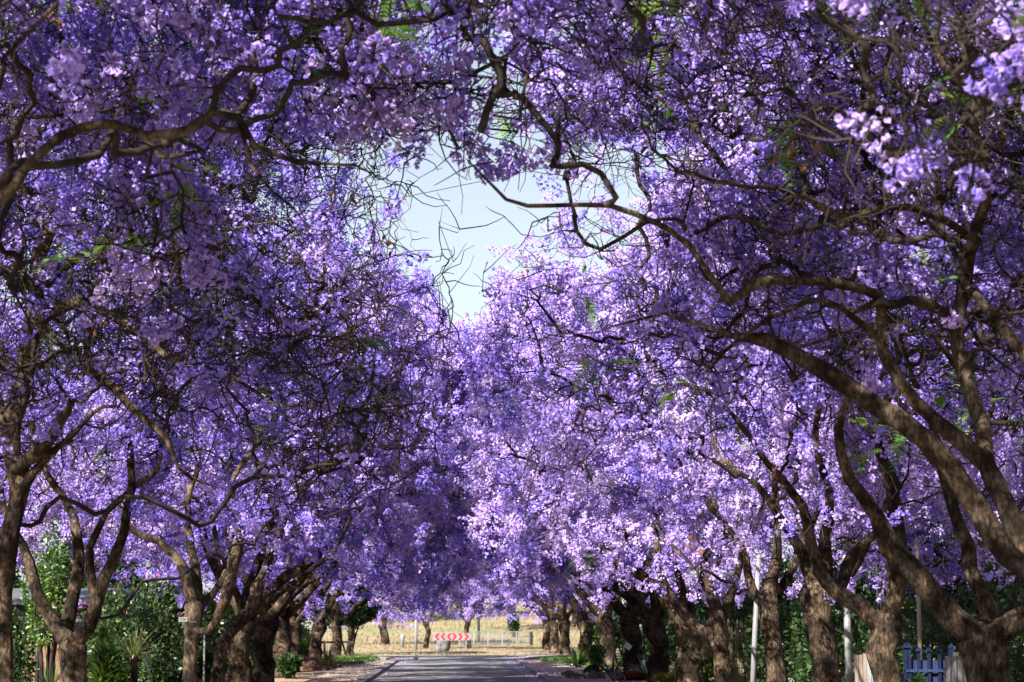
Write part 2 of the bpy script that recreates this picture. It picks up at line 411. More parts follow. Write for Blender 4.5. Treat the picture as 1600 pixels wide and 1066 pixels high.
def limb_mesh(paths, rng, sides=18):
    """trunk and limbs as one lumpy bark surface: paths of (x,y,z,r)"""
    Vs = []; Fs = []; off = 0
    for Q in paths:
        P = Q[:, :3]; rad = Q[:, 3]; K = len(P)
        T = np.empty_like(P); T[1:-1] = P[2:] - P[:-2]; T[0] = P[1] - P[0]; T[-1] = P[-1] - P[-2]; T = unit(T)
        ref = np.cross(T[0], [0.3, 1, 0.2]); ref /= np.linalg.norm(ref); V = np.zeros((K, sides, 3))
        for i in range(K):
            ref = ref - T[i] * ref.dot(T[i]); ref /= np.linalg.norm(ref); b = np.cross(T[i], ref)
            for k in range(sides):
                a = 2 * math.pi * k / sides; d = ref * math.cos(a) + b * math.sin(a)
                q = Vector(P[i] + d * rad[i]); r = rad[i]
                f = 1 + .26 * mnoise.noise(q * (.8 / max(r, .1))) + .17 * mnoise.noise(q * (2.3 / max(r, .1))) + .09 * mnoise.noise(q * 11)
                V[i, k] = P[i] + d * r * f
        idx = np.arange(K * sides).reshape(K, sides) + off; nx = np.roll(idx, -1, 1)
        Fs.append(np.stack([idx[:-1], nx[:-1], nx[1:], idx[1:]], -1).reshape(-1, 4))
        ce = np.array([P[-1] + T[-1] * rad[-1] * .4, P[0] - T[0] * rad[0] * .5]); Vs += [V.reshape(-1, 3), ce]; off += K * sides
        Fs.append(np.stack([nx[0], idx[0], np.full(sides, off + 1)], -1))
        Fs.append(np.stack([idx[-1], nx[-1], np.full(sides, off)], -1)); off += 2
    V = np.concatenate(Vs)
    return fast_mesh('trunk', V, [np.concatenate([f for f in Fs if f.shape[1] == 4]), np.concatenate([f for f in Fs if f.shape[1] == 3])], smooth=True)

def build_tree(base, limbs, crown, seed, label, group, n1=45, n2=260, n3=1500, ntw=3000, flower=5, nf=30, fsize=.05, npan=1.0, clump=2.2, tipr=.006, nleaf=90, npod=60, Lp=.36, Rp=.15, bare=.25, cat='jacaranda tree', name='jacaranda_tree'):
    rng = np.random.default_rng(seed); base = np.asarray(base, float)
    sk = Skel(); thick_paths = []
    for li, lb in enumerate(limbs):                         # trunk first, each later limb starts at the nearest older node
        lb = np.asarray(lb, float)
        if li == 0:
            dv = (lb[-1] - lb[-2])[:3]; dv = dv / np.linalg.norm(dv); r_ = lb[-1, 3]
            lb = np.vstack([lb, [*(lb[-1, :3] + dv * r_ * .7), r_ * .62]])
        else:
            dv = (lb[-1] - lb[-2])[:3]; dv = dv / np.linalg.norm(dv); r_ = lb[-1, 3]; e = lb[-1, :3]; ex = []
            for kk in range(4):
                dv = dv + rng.normal(0, .38, 3) + np.array([0, 0, .05]); dv /= np.linalg.norm(dv); e = e + dv * (.16 + 3 * r_); ex.append([*e, r_ * (.72, .48, .28, .1)[kk]])
            lb = np.vstack([lb, ex])
        if li:
            d = np.linalg.norm(sk.P[:sk.n] - lb[0, :3], axis=1); par = int(np.argmin(d))
            if d[par] < max(.35, lb[0, 3] * 1.5): lb[0, :3] = sk.P[par]
            else: lb = np.vstack([[*sk.P[par], lb[0, 3]], lb])
        else: par = -1
        Q = catmull(lb, .22)
        Q[1:, :3] += np.cumsum(rng.normal(0, .021, (len(Q) - 1, 3)), 0) * np.minimum(1, np.arange(1, len(Q)) / 4)[:, NV] * (0.4 if li == 0 else 1)
        thick_paths.append(Q - np.array([*base, 0]))
        for k, q in enumerate(Q):
            if li and k == 0: continue
            par = sk.add(q[:3], par, q[3])
    spec_end = sk.n
    groups = []
    def connect(pts, K, bf, wig, sm, up):
        lo = 0
        rec = []; kept = []
        d0 = np.array([np.min(np.linalg.norm(sk.P[:sk.n] - p, axis=1)) for p in pts]) if len(pts) < 400 else np.arange(len(pts))
        for i in np.argsort(d0):
            p = pts[i]; n = sk.n; dv = p - sk.P[:n]; dist = np.sqrt(np.einsum('ij,ij->i', dv, dv)) + 1e-6
            cosv = np.einsum('ij,ij->i', dv, sk.D[:n]) / dist
            cost = dist * (1.35 - .35 * cosv) + bf * sk.pl[:n]
            cost[sk.P[:n, 2] < base[2] + 1.5] += 50
            j = int(np.argmin(cost)); s = sk.P[j]; L = dist[j]
            if L < .05: continue
            dr = dv[j] / L; t0 = unit(sk.D[j] * .6 + dr * .7 + np.array([0, 0, up]) + rng.normal(0, .25, 3)) * L
            t1 = unit(dr + rng.normal(0, .35, 3)) * L
            t = (np.arange(1, K + 1) / K)[:, NV]
            H = (2 * t ** 3 - 3 * t ** 2 + 1) * s + (t ** 3 - 2 * t ** 2 + t) * t0 + (-2 * t ** 3 + 3 * t ** 2) * p + (t ** 3 - t ** 2) * t1
            nz = rng.normal(0, 1, (K, 3))
            for _ in range(sm): nz[1:-1] = .25 * nz[:-2] + .5 * nz[1:-1] + .25 * nz[2:]
            nz = nz * np.sqrt(np.sin(np.pi * np.minimum(t, .97))) * wig * L / K
            H = H + nz; par = j; ids = [j]
            for q in H: par = sk.add(q, par); ids.append(par)
            rec.append(ids); kept.append(i)
        groups.append(np.array(rec)); return kept
    p1, _ = crown_points(rng, n1, **crown); connect(p1 * .96 + 0.04 * np.array([base[0], base[1], 3.0]), 22, .25, 1.7, 2, .15)
    p2, _ = crown_points(rng, n2, **crown); connect(p2, 12, .18, 1.6, 1, .12)
    p3, dep = crown_points(rng, n3, **crown); kept = connect(p3, 5, .05, .9, 1, .1)
    n = sk.n; acc = np.zeros(n); haschild = np.zeros(n, bool); haschild[sk.par[1:n]] = True
    acc[~haschild] = tipr ** 2.2
    for i in range(n - 1, 0, -1): acc[sk.par[i]] += acc[i]
    rad = np.maximum(acc ** (1 / 2.2), sk.spec[:n])
    root = empty(name, base); tag(root, label, cat, group)
    link('trunk', limb_mesh(thick_paths, rng), M_BARK, root)
    # branches
    Vs = []; Fs = []; off = 0
    for g, S in zip(groups, (7, 5, 3)):
        if not len(g): continue
        P = sk.P[g]; rd = np.minimum(rad[g], .036); rd[:, 0] = np.minimum(rad[g[:, 0]], rd[:, 1] * 1.5); rd[:, -1] = np.minimum(rd[:, -1] * .35, .02); rd[:, -2] = np.minimum(rd[:, -2], rd[:, -1] + .022)
        V, Fq = tubes(P, rd, S); Vs.append(V); Fs.append(Fq + off); off += len(V)
    allids = np.concatenate([groups[1][:, 2:].ravel(), groups[2][:, 1:].ravel()])
    pk = rng.choice(allids, ntw); s = sk.P[pk]; dd = unit(sk.D[pk] * .5 + rng.normal(0, .8, (ntw, 3)))
    stepv = rng.uniform(.08, .2, ntw)[:, NV]; PT = [s]
    for k in range(4):
        PT.append(PT[-1] + dd * stepv); dd = unit(dd + rng.normal(0, .33, (ntw, 3)) + np.array([0, 0, .05]))
    PT = np.stack(PT, 1); rt = np.tile(np.linspace(.0085, .0035, 5) * (tipr / .006), (ntw, 1)) * rng.uniform(.8, 1.5, (ntw, 1))
    V, Fq = tubes(PT, rt, 3); Vs.append(V); Fs.append(Fq + off)
    b0 = np.array([*base])
    link('branches', fast_mesh('branches', np.concatenate(Vs) - b0, [np.concatenate(Fs)], smooth=True), M_TWIG, root)
    # blossom: at the twig tips, thickest near the crown's surface
    tipi = groups[2][:, -1]; tp = sk.P[tipi]; td = sk.D[tipi]
    dpt = dep[kept]
    pr = np.exp(-np.maximum(0, dpt - .4) / .7)
    patch = np.array([1.1 * mnoise.noise(Vector(p * .5) + Vector((seed * 3.1, 0, 0))) + .8 * mnoise.noise(Vector(p * 1.3) + Vector((seed, 5, 0))) for p in tp])
    pr = np.clip(pr * np.clip(1.0 - 1.1 * bare + clump * patch, 0, 2.2), 0, 1) + 0.012
    P = []; A = []; Tn = []
    reps = npan
    while reps > 0:
        ok = rng.uniform(0, 1, len(tp)) < pr * min(1, reps)
        first = reps == npan
        jit = 0 if first else .15
        P.append(tp[ok] + rng.normal(0, 1, (ok.sum(), 3)) * jit); A.append(td[ok] + np.array([0, 0, .5]) + rng.normal(0, .45, (ok.sum(), 3)))
        reps -= 1
    P = np.concatenate(P); A = np.concatenate(A)
    tint = np.clip(.5 + .35 * np.array([mnoise.noise(Vector(p * .8) + Vector((7, seed, 0))) for p in P]) + rng.normal(0, .13, len(P)), 0, 1)
    V, Fc, tt = petals(P, A, rng, nf, fsize, Lp, Rp, tint, flower)
    crown_o = link('crown', fast_mesh('crown', V - b0, Fc, tt), M_FLOWER, root); v = float(np.clip(rng.uniform(.1, .9) + (.03 if base[0] > 0 and base[1] > 24 else -.06), 0, 1)); crown_o.color = (v, v, v, 1)  # tree tone plus painted light: right row pinker as sunlit, others bluer as shaded
    # feathery leaves in loose groups, and hanging seed pods
    if nleaf:
        c = tp[rng.integers(0, len(tp), max(3, nleaf // 12))]
        q = c[rng.integers(0, len(c), nleaf)] + rng.normal(0, .13, (nleaf, 3))
        V, Fc, tt = ferns(q, rng.normal(0, 1, (nleaf, 3)) * np.array([1, 1, .5]), rng)
        link('leaves', fast_mesh('leaves', V - b0, Fc, tt), M_FERN, root)
    if npod:
        npod = min(90, npod // 2 + 10); c = tp[rng.integers(0, len(tp), max(3, npod // 4))]
        pods(c[rng.integers(0, len(c), npod)] + rng.normal(0, .09, (npod, 3)), rng, root, b0)
    return root

def lp(pts, Y=None, k=.8):
    """limb from photo measurements: (px, py, width px[, distance]) at the tree's distance down the street"""
    out = []
    for q in pts:
        yy = q[3] if len(q) > 3 else Y
        out.append((*at(q[0], q[1], yy), q[2] * k / 2 * yy / F))
    return out
def down(limb, z=-.15, flare=1.35):
    """carry a trunk on down to the ground"""
    x, y, z0, r = limb[0]
    return [(x, y, z, r * flare), (x, y, z + .35, r * 1.12)] + limb if z0 > .7 else [(x, y, z, r * 1.2)] + limb

# ------------------------------------------------------------------ the ground, the road
def gz(y):
    t = min(max((y - 192) / 110, 0), 1); return 3.4 * t * t * (3 - 2 * t) + max(0, y - 302) * .012
def ground():
    xs = np.concatenate([np.linspace(-600, -40, 15), np.linspace(-36, 36, 40), np.linspace(40, 600, 15)])
    ys = np.concatenate([np.linspace(-60, 180, 50), np.linspace(185, 320, 50), np.linspace(340, 1500, 25)])
    V = []
    for y in ys:
        for x in xs:
            k = .12 * mnoise.noise(Vector((x * .12, y * .12, 0))) * (1 if abs(x) > 3.6 or y > 135 else 0)
            V.append((x, y, gz(y) + min(k, .05) - .02))
    n = len(xs); Fq = [(j * n + i, j * n + i + 1, (j + 1) * n + i + 1, (j + 1) * n + i) for j in range(len(ys) - 1) for i in range(n - 1)]
    o = link('ground', fast_mesh('ground', np.array(V), [np.array(Fq)], smooth=True), M_GROUND)
    tag(o, 'tan dry grass and soil all around the street', 'ground', kind='structure')
ground()
RW = 2.85; REND = 127.0
def half(y): return RW + (0 if y < 108 else 3.2 * ((y - 108) / 19) ** 2)
def sheet(name, rows, z, mat, label, cat, kind='structure'):
    """rows of (y, x0, x1), a thin slab whose edge drops into the ground"""
    V = []; Fq = []
    for i, (y, a, b) in enumerate(rows): V += [(a, y, -.2), (a, y, z), (b, y, z), (b, y, -.2)]
    for i in range(len(rows) - 1):
        for k in range(3): Fq.append((i * 4 + k, i * 4 + k + 1, i * 4 + 5 + k, i * 4 + 4 + k))
    m = MB(); m.add(V, [f[::-1] for f in Fq]); o = m.build(name, mat)
    return tag(o, label, cat, kind=kind)
ys = list(np.arange(-20, REND + .1, 3.0))
sheet('road', [(y, -half(y), half(y)) for y in ys], .034, M_ROAD, 'grey asphalt street crossed by bands of tree shade', 'road')
for sg, nm in ((-1, 'left'), (1, 'right')):
    rows = []
    for y in ys:
        a, b = sg * (half(y) + .02), sg * (half(y) + .34); rows.append((y, min(a, b), max(a, b)))
    sheet('kerb', rows, .13 if sg < 0 else .12, M_KERB, 'low concrete kerb along the %s edge of the road' % nm, 'kerb')
    rows = []
    for y in ys:
        if y > 112: continue
        a, b = sg * (half(y) + .36), sg * (half(y) + 2.0); rows.append((y, min(a, b), max(a, b)))
    sheet('verge', rows, .075 if sg < 0 else .07, M_PATH, 'petal strewn soil verge beside the %s kerb' % nm, 'verge')
sheet('road', [(y, -70, 70) for y in (127.5, 130.5)], .030, M_ROAD, 'crossing street at the far end of the road', 'road')
V = [(x, y, gz(y) + .06) for y in (236, 243, 250) for x in np.linspace(-90, -10, 9)]
o = link('road', fast_mesh('road', np.array(V), [np.array([(j * 9 + i, j * 9 + i + 1, j * 9 + 10 + i, j * 9 + 9 + i) for j in range(2) for i in range(8)])]), M_ROAD)
tag(o, 'far grey road crossing the rise behind the trees', 'road', kind='structure')

rng = np.random.default_rng(5)
def lawn(x0, x1, y0, y1, n, label):
    m = MB(); N_ = 16
    ring = [((x0 + x1) / 2 + (x1 - x0) / 2 * math.cos(a) * (1 + .1 * math.sin(3 * a)), (y0 + y1) / 2 + (y1 - y0) / 2 * math.sin(a), .10) for a in np.linspace(0, 2 * math.pi, N_, endpoint=False)]
    m.add(ring + [(x, y, -.1) for x, y, z in ring], [tuple(range(N_))] + [(k, k + N_, (k + 1) % N_ + N_, (k + 1) % N_) for k in range(N_)])
    tag(m.build('lawn', M_LAWN), label, 'lawn', kind='structure')
    a = rng.uniform(0, 6.28, n); r = np.sqrt(rng.uniform(0, 1, n))
    P = np.stack([(x0 + x1) / 2 + (x1 - x0) / 2 * r * np.cos(a), (y0 + y1) / 2 + (y1 - y0) / 2 * r * np.sin(a), np.full(n, .09)], 1)
    th = rng.uniform(0, 3.14, n); U = np.stack([np.cos(th), np.sin(th), 0 * th], 1) * .03; H = np.stack([rng.normal(0, .05, n), rng.normal(0, .05, n), rng.uniform(.06, .17, n)], 1)
    V = np.stack([P - U, P + U, P + H], 1).reshape(-1, 3)
    o = link('grass', fast_mesh('grass', V, [np.arange(n * 3).reshape(-1, 3)], np.repeat(rng.uniform(0.2, 1, n), 3)), M_GREEN)
    tag(o, label.replace('lawn', 'grass blades of the lawn'), 'grass', kind='stuff')
lawn(-6.6, -3.9, 98, 122, 9000, 'short green lawn beside the far left kerb')
lawn(4.0, 8.2, 97, 118, 9000, 'short green lawn beside the far right kerb')
# petals that have fallen
n = 3400
sd = rng.choice([-1, 1], n, p=[.25, .75]); y = rng.uniform(62, 124, n); x = sd * (2.4 + np.abs(rng.normal(0, 1.5, n)))
P = np.stack([x, y, np.where(np.abs(x) < RW + (y > 108) * 1.5, .05, .145)], 1); th = rng.uniform(0, 6.28, n)
U = np.stack([np.cos(th), np.sin(th), rng.normal(0, .2, n)], 1) * .035; W = np.stack([-np.sin(th), np.cos(th), rng.normal(.3, .2, n)], 1) * .03
V = np.stack([P - U - W * .4, P + U - W * .4, P + W], 1).reshape(-1, 3)
tag(link('fallen_petals', fast_mesh('fallen_petals', V, [np.arange(n * 3).reshape(-1, 3)], np.repeat(rng.uniform(.3, 1, n), 3)), M_FLOWER), 'fallen purple petals strewn along both kerbs', 'petals', kind='stuff')
# dry grass tufts on the far field
n = 30000
x = rng.uniform(-30, 34, n); y = rng.uniform(132, 300, n); P = np.stack([x, y, np.array([gz(q) for q in y]) - .03], 1)
th = rng.uniform(0, 3.14, n); U = np.stack([np.cos(th), np.sin(th), 0 * th], 1) * .05; H = np.stack([rng.normal(0, .1, n), rng.normal(0, .1, n), rng.uniform(.08, .3, n) * (.5 + (y > 195))], 1)
tag(link('dry_grass', fast_mesh('dry_grass', np.stack([P - U, P + U, P + H], 1).reshape(-1, 3), [np.arange(n * 3).reshape(-1, 3)], np.repeat(rng.uniform(.3, 1, n), 3)), M_STRAW), 'dry yellow grass on the far field', 'grass', kind='stuff')

# ------------------------------------------------------------------ the jacarandas of the near street, from their photographed limbs
AV = 'jacarandas lining the street'
def crown(cx, cy, rx=7.2, ry=6.0, ztop=11.5, zmid=5.6, z0=3.4, thick=2.6, **k):
    return dict(c=(cx, cy), rx=rx, ry=ry, ztop=ztop, zmid=zmid, z0=z0, thick=thick, **k)
def gap(x, y, z): return (x > -2.9) & (x < 4.2) & (y > 23) & (y < 62) & (z > 6.8) & ((y > 37) | (z < 8.7 + (y - 30) * .2)) & (np.sin(x * 91.7 + y * 57.3 + z * 33.1) < np.where(x > -.6, .99, .86))
def arch(x, y, z): return (np.abs(x) < 2.5) & (z < 6.6)
# right, nearest, its trunk outside the frame
b = (7.3, 21.0)
tr = [(7.3, 21, -.15, .45), (7.25, 21, .8, .36), (7.1, 21, 1.6, .37)]
A = [(7.0, 21, 1.7, .17)] + lp([(1600, 905, 80), (1500, 780, 76), (1420, 700, 72), (1330, 645, 60), (1240, 590, 54), (1165, 552, 46), (1110, 545, 22), (1010, 520, 13), (930, 545, 8)], 20.8, k=.47)
B = [(7.0, 21, 1.8, .16)] + lp([(1640, 900, 70, 21.5), (1545, 740, 66, 22), (1470, 675, 50, 22), (1405, 600, 42, 22), (1375, 530, 40, 21.8), (1370, 470, 34, 21.5), (1290, 456, 32, 21), (1190, 462, 30, 20.5), (1140, 492, 34, 20.4), (1100, 440, 22, 20.2), (1040, 372, 20, 20), (950, 346, 19, 19.8), (860, 350, 15, 19.6), (790, 335, 12, 19.4), (740, 285, 8, 19.2)], k=.47)
C_ = lp([(1545, 740, 60, 22), (1535, 660, 56, 22.4), (1512, 590, 52, 22.6), (1502, 500, 46, 22.6), (1530, 400, 42, 22.4), (1545, 270, 36, 22), (1500, 150, 26, 21.4), (1440, 60, 20, 21), (1400, -60, 14, 20.5)], k=.47)
D_ = lp([(1502, 490, 40, 22.6), (1440, 470, 34, 22), (1380, 478, 32, 21.4), (1370, 470, 30, 21.4)], k=.47)
E_ = lp([(1700, 760, 50, 21.5), (1620, 610, 42, 21.5), (1560, 530, 36, 21.7), (1510, 450, 26, 22.2)], k=.47)
G_ = lp([(1375, 520, 26, 21.8), (1300, 480, 18, 21), (1225, 510, 17, 20.5), (1160, 560, 14, 20.3)], k=.47)
H_ = lp([(1530, 380, 30, 22), (1440, 330, 26, 21), (1330, 345, 24, 20), (1240, 300, 19, 19), (1120, 280, 14, 18), (1040, 215, 9, 17)], k=.47)
I_ = lp([(1545, 250, 24, 21.5), (1480, 210, 20, 19), (1350, 225, 14, 17.5), (1240, 190, 10, 16.5), (1130, 190, 7, 15.5)], k=.47)
J_ = [(7.2, 21, 1.8, .22), (8.0, 20.4, 3.4, .19), (8.2, 19.2, 5.4, .15), (7.6, 17.6, 7.2, .1), (6.4, 16, 8.2, .06)]
build_tree((*b, 0), [tr, A, B, C_, D_, E_, G_, H_, I_, J_], crown(4.6, 19.6, 6.2, 7.0, 10.4, 6.4, 5.0, 3.0, xlim=(-.8, 20), hole=arch), 11,
           'jacaranda with thick dark limbs reaching left across the upper right, its trunk out of frame', AV, n1=44, n2=360, n3=3200, ntw=9500, tipr=.0056, nf=38, fsize=.052, npan=2.0, Lp=.36, Rp=.16, nleaf=420, npod=200, bare=.38)
# right, before that one, overhead and out of the frame: added to shade the big limbs
tr = [(7.6, 11, -.15, .4), (7.5, 11, .9, .33), (7.4, 11, 2.0, .33)]
L_ = [[(7.4, 11, 2.0, .18), (7.4 + 1.0 * c, 11 + 1.0 * q, 4.2, .14), (7.2 + 2.4 * c, 11 + 2.4 * q, 6.6, .09), (7.0 + 3.4 * c, 11 + 3.4 * q, 8.0, .05)] for c, q in ((-.9, .2), (.2, .9), (.7, -.5), (-.3, -.9))]
build_tree((7.6, 11, 0), [tr] + L_, crown(6.2, 11.6, 5.2, 4.8, 10.6, 8.2, 6.6, 1.4, xlim=(2.0, 20)), 29,
           'jacaranda nearest the camera on the right, its crown overhanging the top edge', AV, n1=30, n2=200, n3=1500, ntw=1500, flower=2, nf=34, fsize=.055, npan=2.2, nleaf=60, npod=20, bare=-.4)
# left, nearest, trunk outside the frame
tr = [(-7.2, 17, -.15, .42), (-7.1, 17, 1.0, .33), (-6.9, 17, 1.9, .33)]
A = [(-6.8, 17, 2.0, .17), (-5.6, 17, 3.8, .10)] + lp([(-40, 330, 36, 17), (40, 230, 26, 17), (130, 172, 24, 17), (180, 176, 24, 17), (230, 196, 25, 17), (290, 188, 22, 17), (320, 156, 20, 17), (362, 160, 22, 17), (385, 208, 18, 17), (440, 232, 14, 17), (500, 236, 8, 17)], k=.62)
B = [(-6.8, 17, 2.0, .15), (-5.9, 16.6, 4.4, .08)] + lp([(-30, 200, 20, 16.5), (30, 110, 15, 16), (90, 60, 12, 15.6), (220, -40, 8, 15.2)], k=.62)
C_ = [(-6.9, 17, 1.9, .2), (-7.6, 17.6, 4, .16), (-7.4, 18.4, 6.4, .1), (-5.5, 19.5, 8.2, .07)]
D_ = lp([(385, 205, 14, 17), (395, 260, 10, 16.8), (430, 300, 8, 16.7), (470, 330, 6, 16.6)], k=.62)
E_ = lp([(520, 240, 10, 17), (560, 170, 8, 16.5), (470, 110, 6, 16.2), (430, 40, 7, 16)], k=.62)
build_tree((-7.2, 17, 0), [tr, A, B, C_, D_], crown(-4.3, 17.6, 5.6, 6.8, 9.9, 6.2, 5.2, 2.3, xlim=(-20, .8), hole=arch), 23,
           'jacaranda whose blossom fills the upper left, its trunk out of frame', AV, n1=38, n2=300, n3=2600, ntw=6000, nf=40, fsize=.052, npan=2.2, nleaf=300, npod=110, bare=-.1, Lp=.36, Rp=.16)
# left, trunk at the frame's edge
tr = down(lp([(4, 1066, 40), (4, 980, 36), (8, 900, 36), (22, 800, 36), (28, 740, 40)], 32))
A = lp([(24, 760, 34, 32), (20, 680, 34, 32), (50, 590, 36, 32), (62, 500, 34, 31.8), (70, 400, 30, 31.5), (100, 320, 24, 31), (160, 250, 16, 30.5), (240, 200, 9, 30)])
B = lp([(30, 740, 30, 32), (70, 690, 24, 31), (100, 640, 18, 30), (160, 560, 0, 30)][:3])
C_ = lp([(62, 520, 28, 31.8), (120, 470, 22, 31), (145, 520, 17, 30.2), (155, 585, 16, 30), (200, 618, 18, 29.8), (240, 655, 15, 29.6), (280, 680, 12, 29.5), (300, 735, 7, 29.4)])
D_ = lp([(66, 450, 24, 31.5), (120, 400, 20, 31), (200, 385, 18, 30.5), (290, 400, 14, 30), (370, 430, 10, 29.5), (450, 500, 7, 29)])
E_ = lp([(120, 470, 18, 31), (200, 500, 16, 30), (250, 540, 13, 29.6), (330, 560, 9, 29), (420, 600, 6, 28.6)])
G_ = lp([(20, 690, 26, 32), (-20, 560, 24, 32.5), (-30, 420, 20, 33), (20, 300, 14, 33)])
H_ = lp([(75, 390, 20, 31.5), (40, 300, 16, 31), (30, 200, 12, 30.5), (90, 120, 8, 30)])
I_ = lp([(22, 800, 22, 32), (50, 740, 18, 31.6), (110, 690, 12, 31), (170, 640, 8, 30.6)])
build_tree((*tr[0][:2], 0), [tr, A, C_, D_, E_, G_, H_, B, I_], crown(-4.2, 31.5, 6.0, 6.2, 11.9, 6.6, 4.0, 3.6, xlim=(-30, -.7), hole=gap), 37,
           'jacaranda with a dark shaded trunk and dense bare branching at the left edge', AV, n1=50, n2=420, n3=3400, ntw=13000, tipr=.0064, flower=2, nf=44, fsize=.05, npan=1.9, nleaf=600, npod=110, bare=.42)
# left, the forked tree
T = [(117, 1066, 52), (115, 1040, 50), (112, 1012, 56)]
tr = down(lp(T, 39))
A = lp([(106, 1012, 36), (88, 978, 28), (70, 945, 24), (56, 905, 22), (40, 850, 16), (10, 790, 12)], 39)
B = lp([(112, 1000, 30), (108, 960, 26), (118, 915, 24), (130, 870, 22), (120, 800, 18), (80, 730, 13), (60, 650, 9)], 39.3)
C_ = lp([(122, 1010, 38), (138, 975, 28), (150, 930, 27), (162, 895, 24), (180, 860, 21), (195, 825, 18), (205, 750, 15), (190, 660, 11), (240, 580, 8)], 38.8)
D_ = lp([(150, 925, 22), (140, 890, 18), (137, 855, 16), (160, 800, 13), (230, 730, 9)], 38.8)
build_tree((*tr[0][:2], 0), [tr, A, B, C_, D_], crown(-5.6, 39.5, 7.0, 4.6, 11.8, 5.4, 3.2, 1.4, xlim=(-30, -.7), hole=gap), 41,
           'jacaranda with a sunlit trunk splitting into three limbs beside the yucca', AV, n1=40, n2=280, n3=1900, ntw=3000, tipr=.0048, flower=2, nf=42, fsize=.05, npan=2.8, clump=2.0, nleaf=420, npod=70, bare=-.15)
# left, a pair that lean together
tr = down(lp([(297, 1066, 28), (296, 1020, 26), (300, 985, 32), (303, 950, 34)], 55))
A = lp([(300, 945, 24), (290, 900, 22), (275, 875, 16), (240, 850, 14), (205, 835, 12), (170, 760, 9)], 55)
B = lp([(308, 945, 22), (310, 900, 20), (300, 850, 16), (295, 790, 13), (320, 720, 9)], 55.4)
C_ = lp([(312, 960, 20), (330, 930, 15), (360, 880, 10), (370, 800, 8)], 55.6)
D_ = lp([(325, 985, 14, 54.6), (345, 955, 20, 54.4), (355, 915, 22, 54.2), (365, 875, 21, 54), (372, 830, 17, 54), (360, 760, 12, 54), (400, 690, 9, 54)])
build_tree((*tr[0][:2], 0), [tr, A, B, C_, D_], crown(-5.2, 55, 7.2, 4.8, 11.8, 5.0, 3.0, 1.2, xlim=(-30, -.7), hole=gap), 53,
           'jacaranda behind the small number plate with a sawn limb slanting right', AV, n1=40, n2=260, n3=2200, ntw=1800, tipr=.0044, flower=2, nf=42, fsize=.054, npan=3, clump=2.0, nleaf=150, npod=20, bare=-.25)
tr = down(lp([(340, 1066, 26), (347, 1010, 24), (360, 985, 24), (385, 960, 24)], 61))
A = lp([(372, 975, 16), (400, 950, 18), (408, 915, 15), (415, 880, 11), (450, 800, 8)], 61)
B = lp([(380, 962, 16), (372, 930, 14), (350, 890, 11), (330, 800, 8)], 61.4)
C_ = lp([(390, 958, 18), (430, 935, 14), (470, 900, 11), (520, 860, 8), (560, 780, 6)], 61)
build_tree((*tr[0][:2], 0), [tr, A, B, C_], crown(-4.6, 62, 6.8, 4.6, 11.2, 5.0, 2.9, 1.2, xlim=(-30, -.7)), 59,
           'slender jacaranda leaning right between the pale stake and the thick pair of trunks', AV, n1=36, n2=240, n3=2200, ntw=1400, tipr=.0044, flower=2, nf=40, fsize=.056, npan=3, clump=2.0, nleaf=100, npod=0, bare=-.25)
# right, the big forked tree
tr = down(lp([(1545, 1066, 88), (1540, 1030, 84), (1535, 1000, 96)], 27.5))
A = lp([(1520, 1000, 56), (1490, 965, 54), (1455, 915, 48), (1425, 880, 44), (1395, 845, 44), (1375, 800, 30), (1330, 740, 24), (1310, 660, 18), (1330, 580, 12)], 27.5)
B = lp([(1540, 985, 44), (1545, 960, 40), (1530, 925, 30), (1518, 890, 30), (1520, 860, 28), (1490, 780, 22), (1470, 700, 17), (1430, 600, 12)], 28.0)
C_ = lp([(1565, 1000, 56), (1580, 975, 46), (1620, 955, 46), (1680, 900, 36), (1700, 800, 28), (1660, 650, 20), (1600, 500, 14)], 27.2)
build_tree((*tr[0][:2], 0), [tr, A, B, C_], crown(4.8, 28.0, 6.2, 4.2, 10.6, 6.0, 4.2, 1.8, xlim=(1.1, 30), hole=gap), 67,
           'jacaranda with a stout forked trunk beside the blue gate at the right', AV, n1=42, n2=320, n3=2800, ntw=4500, flower=2, nf=44, fsize=.05, npan=2.3, clump=2.0, nleaf=520, npod=160, bare=.22)
tr = down(lp([(1388, 1066, 56), (1376, 1020, 54), (1383, 985, 60), (1390, 965, 50)], 34.5))
A = lp([(1372, 985, 34), (1345, 950, 32), (1310, 925, 30), (1280, 890, 26), (1272, 850, 22), (1260, 780, 17), (1200, 700, 13), (1150, 640, 9)], 34.5)
B = lp([(1396, 965, 36), (1402, 910, 34), (1398, 850, 36), (1400, 790, 28), (1380, 700, 20), (1400, 600, 14)], 34.2)
C_ = lp([(1310, 925, 22), (1330, 870, 24), (1350, 850, 20), (1380, 820, 12), (1400, 780, 9)], 34.8)
build_tree((*tr[0][:2], 0), [tr, A, B, C_], crown(5.2, 35, 6.6, 4.2, 11.2, 5.2, 3.2, 1.3, xlim=(1.1, 30), hole=gap), 71,
           'jacaranda with a low slanting fork between the thick pale pole and the green bush', AV, n1=38, n2=260, n3=1900, ntw=3200, tipr=.005, flower=2, nf=42, fsize=.05, npan=2.6, clump=2.0, nleaf=400, npod=90, bare=-.1)
tr = down(lp([(1292, 1066, 54), (1286, 1000, 50), (1278, 955, 58), (1275, 925, 66), (1282, 908, 50)], 41))
A = lp([(1265, 915, 30), (1258, 880, 24), (1230, 830, 18), (1180, 770, 13), (1120, 720, 9)], 41)
B = lp([(1285, 915, 34), (1290, 860, 26), (1300, 790, 20), (1280, 700, 14), (1290, 620, 10)], 41.4)
C_ = lp([(1300, 925, 24), (1330, 895, 18), (1370, 820, 14), (1420, 720, 10)], 41.2)
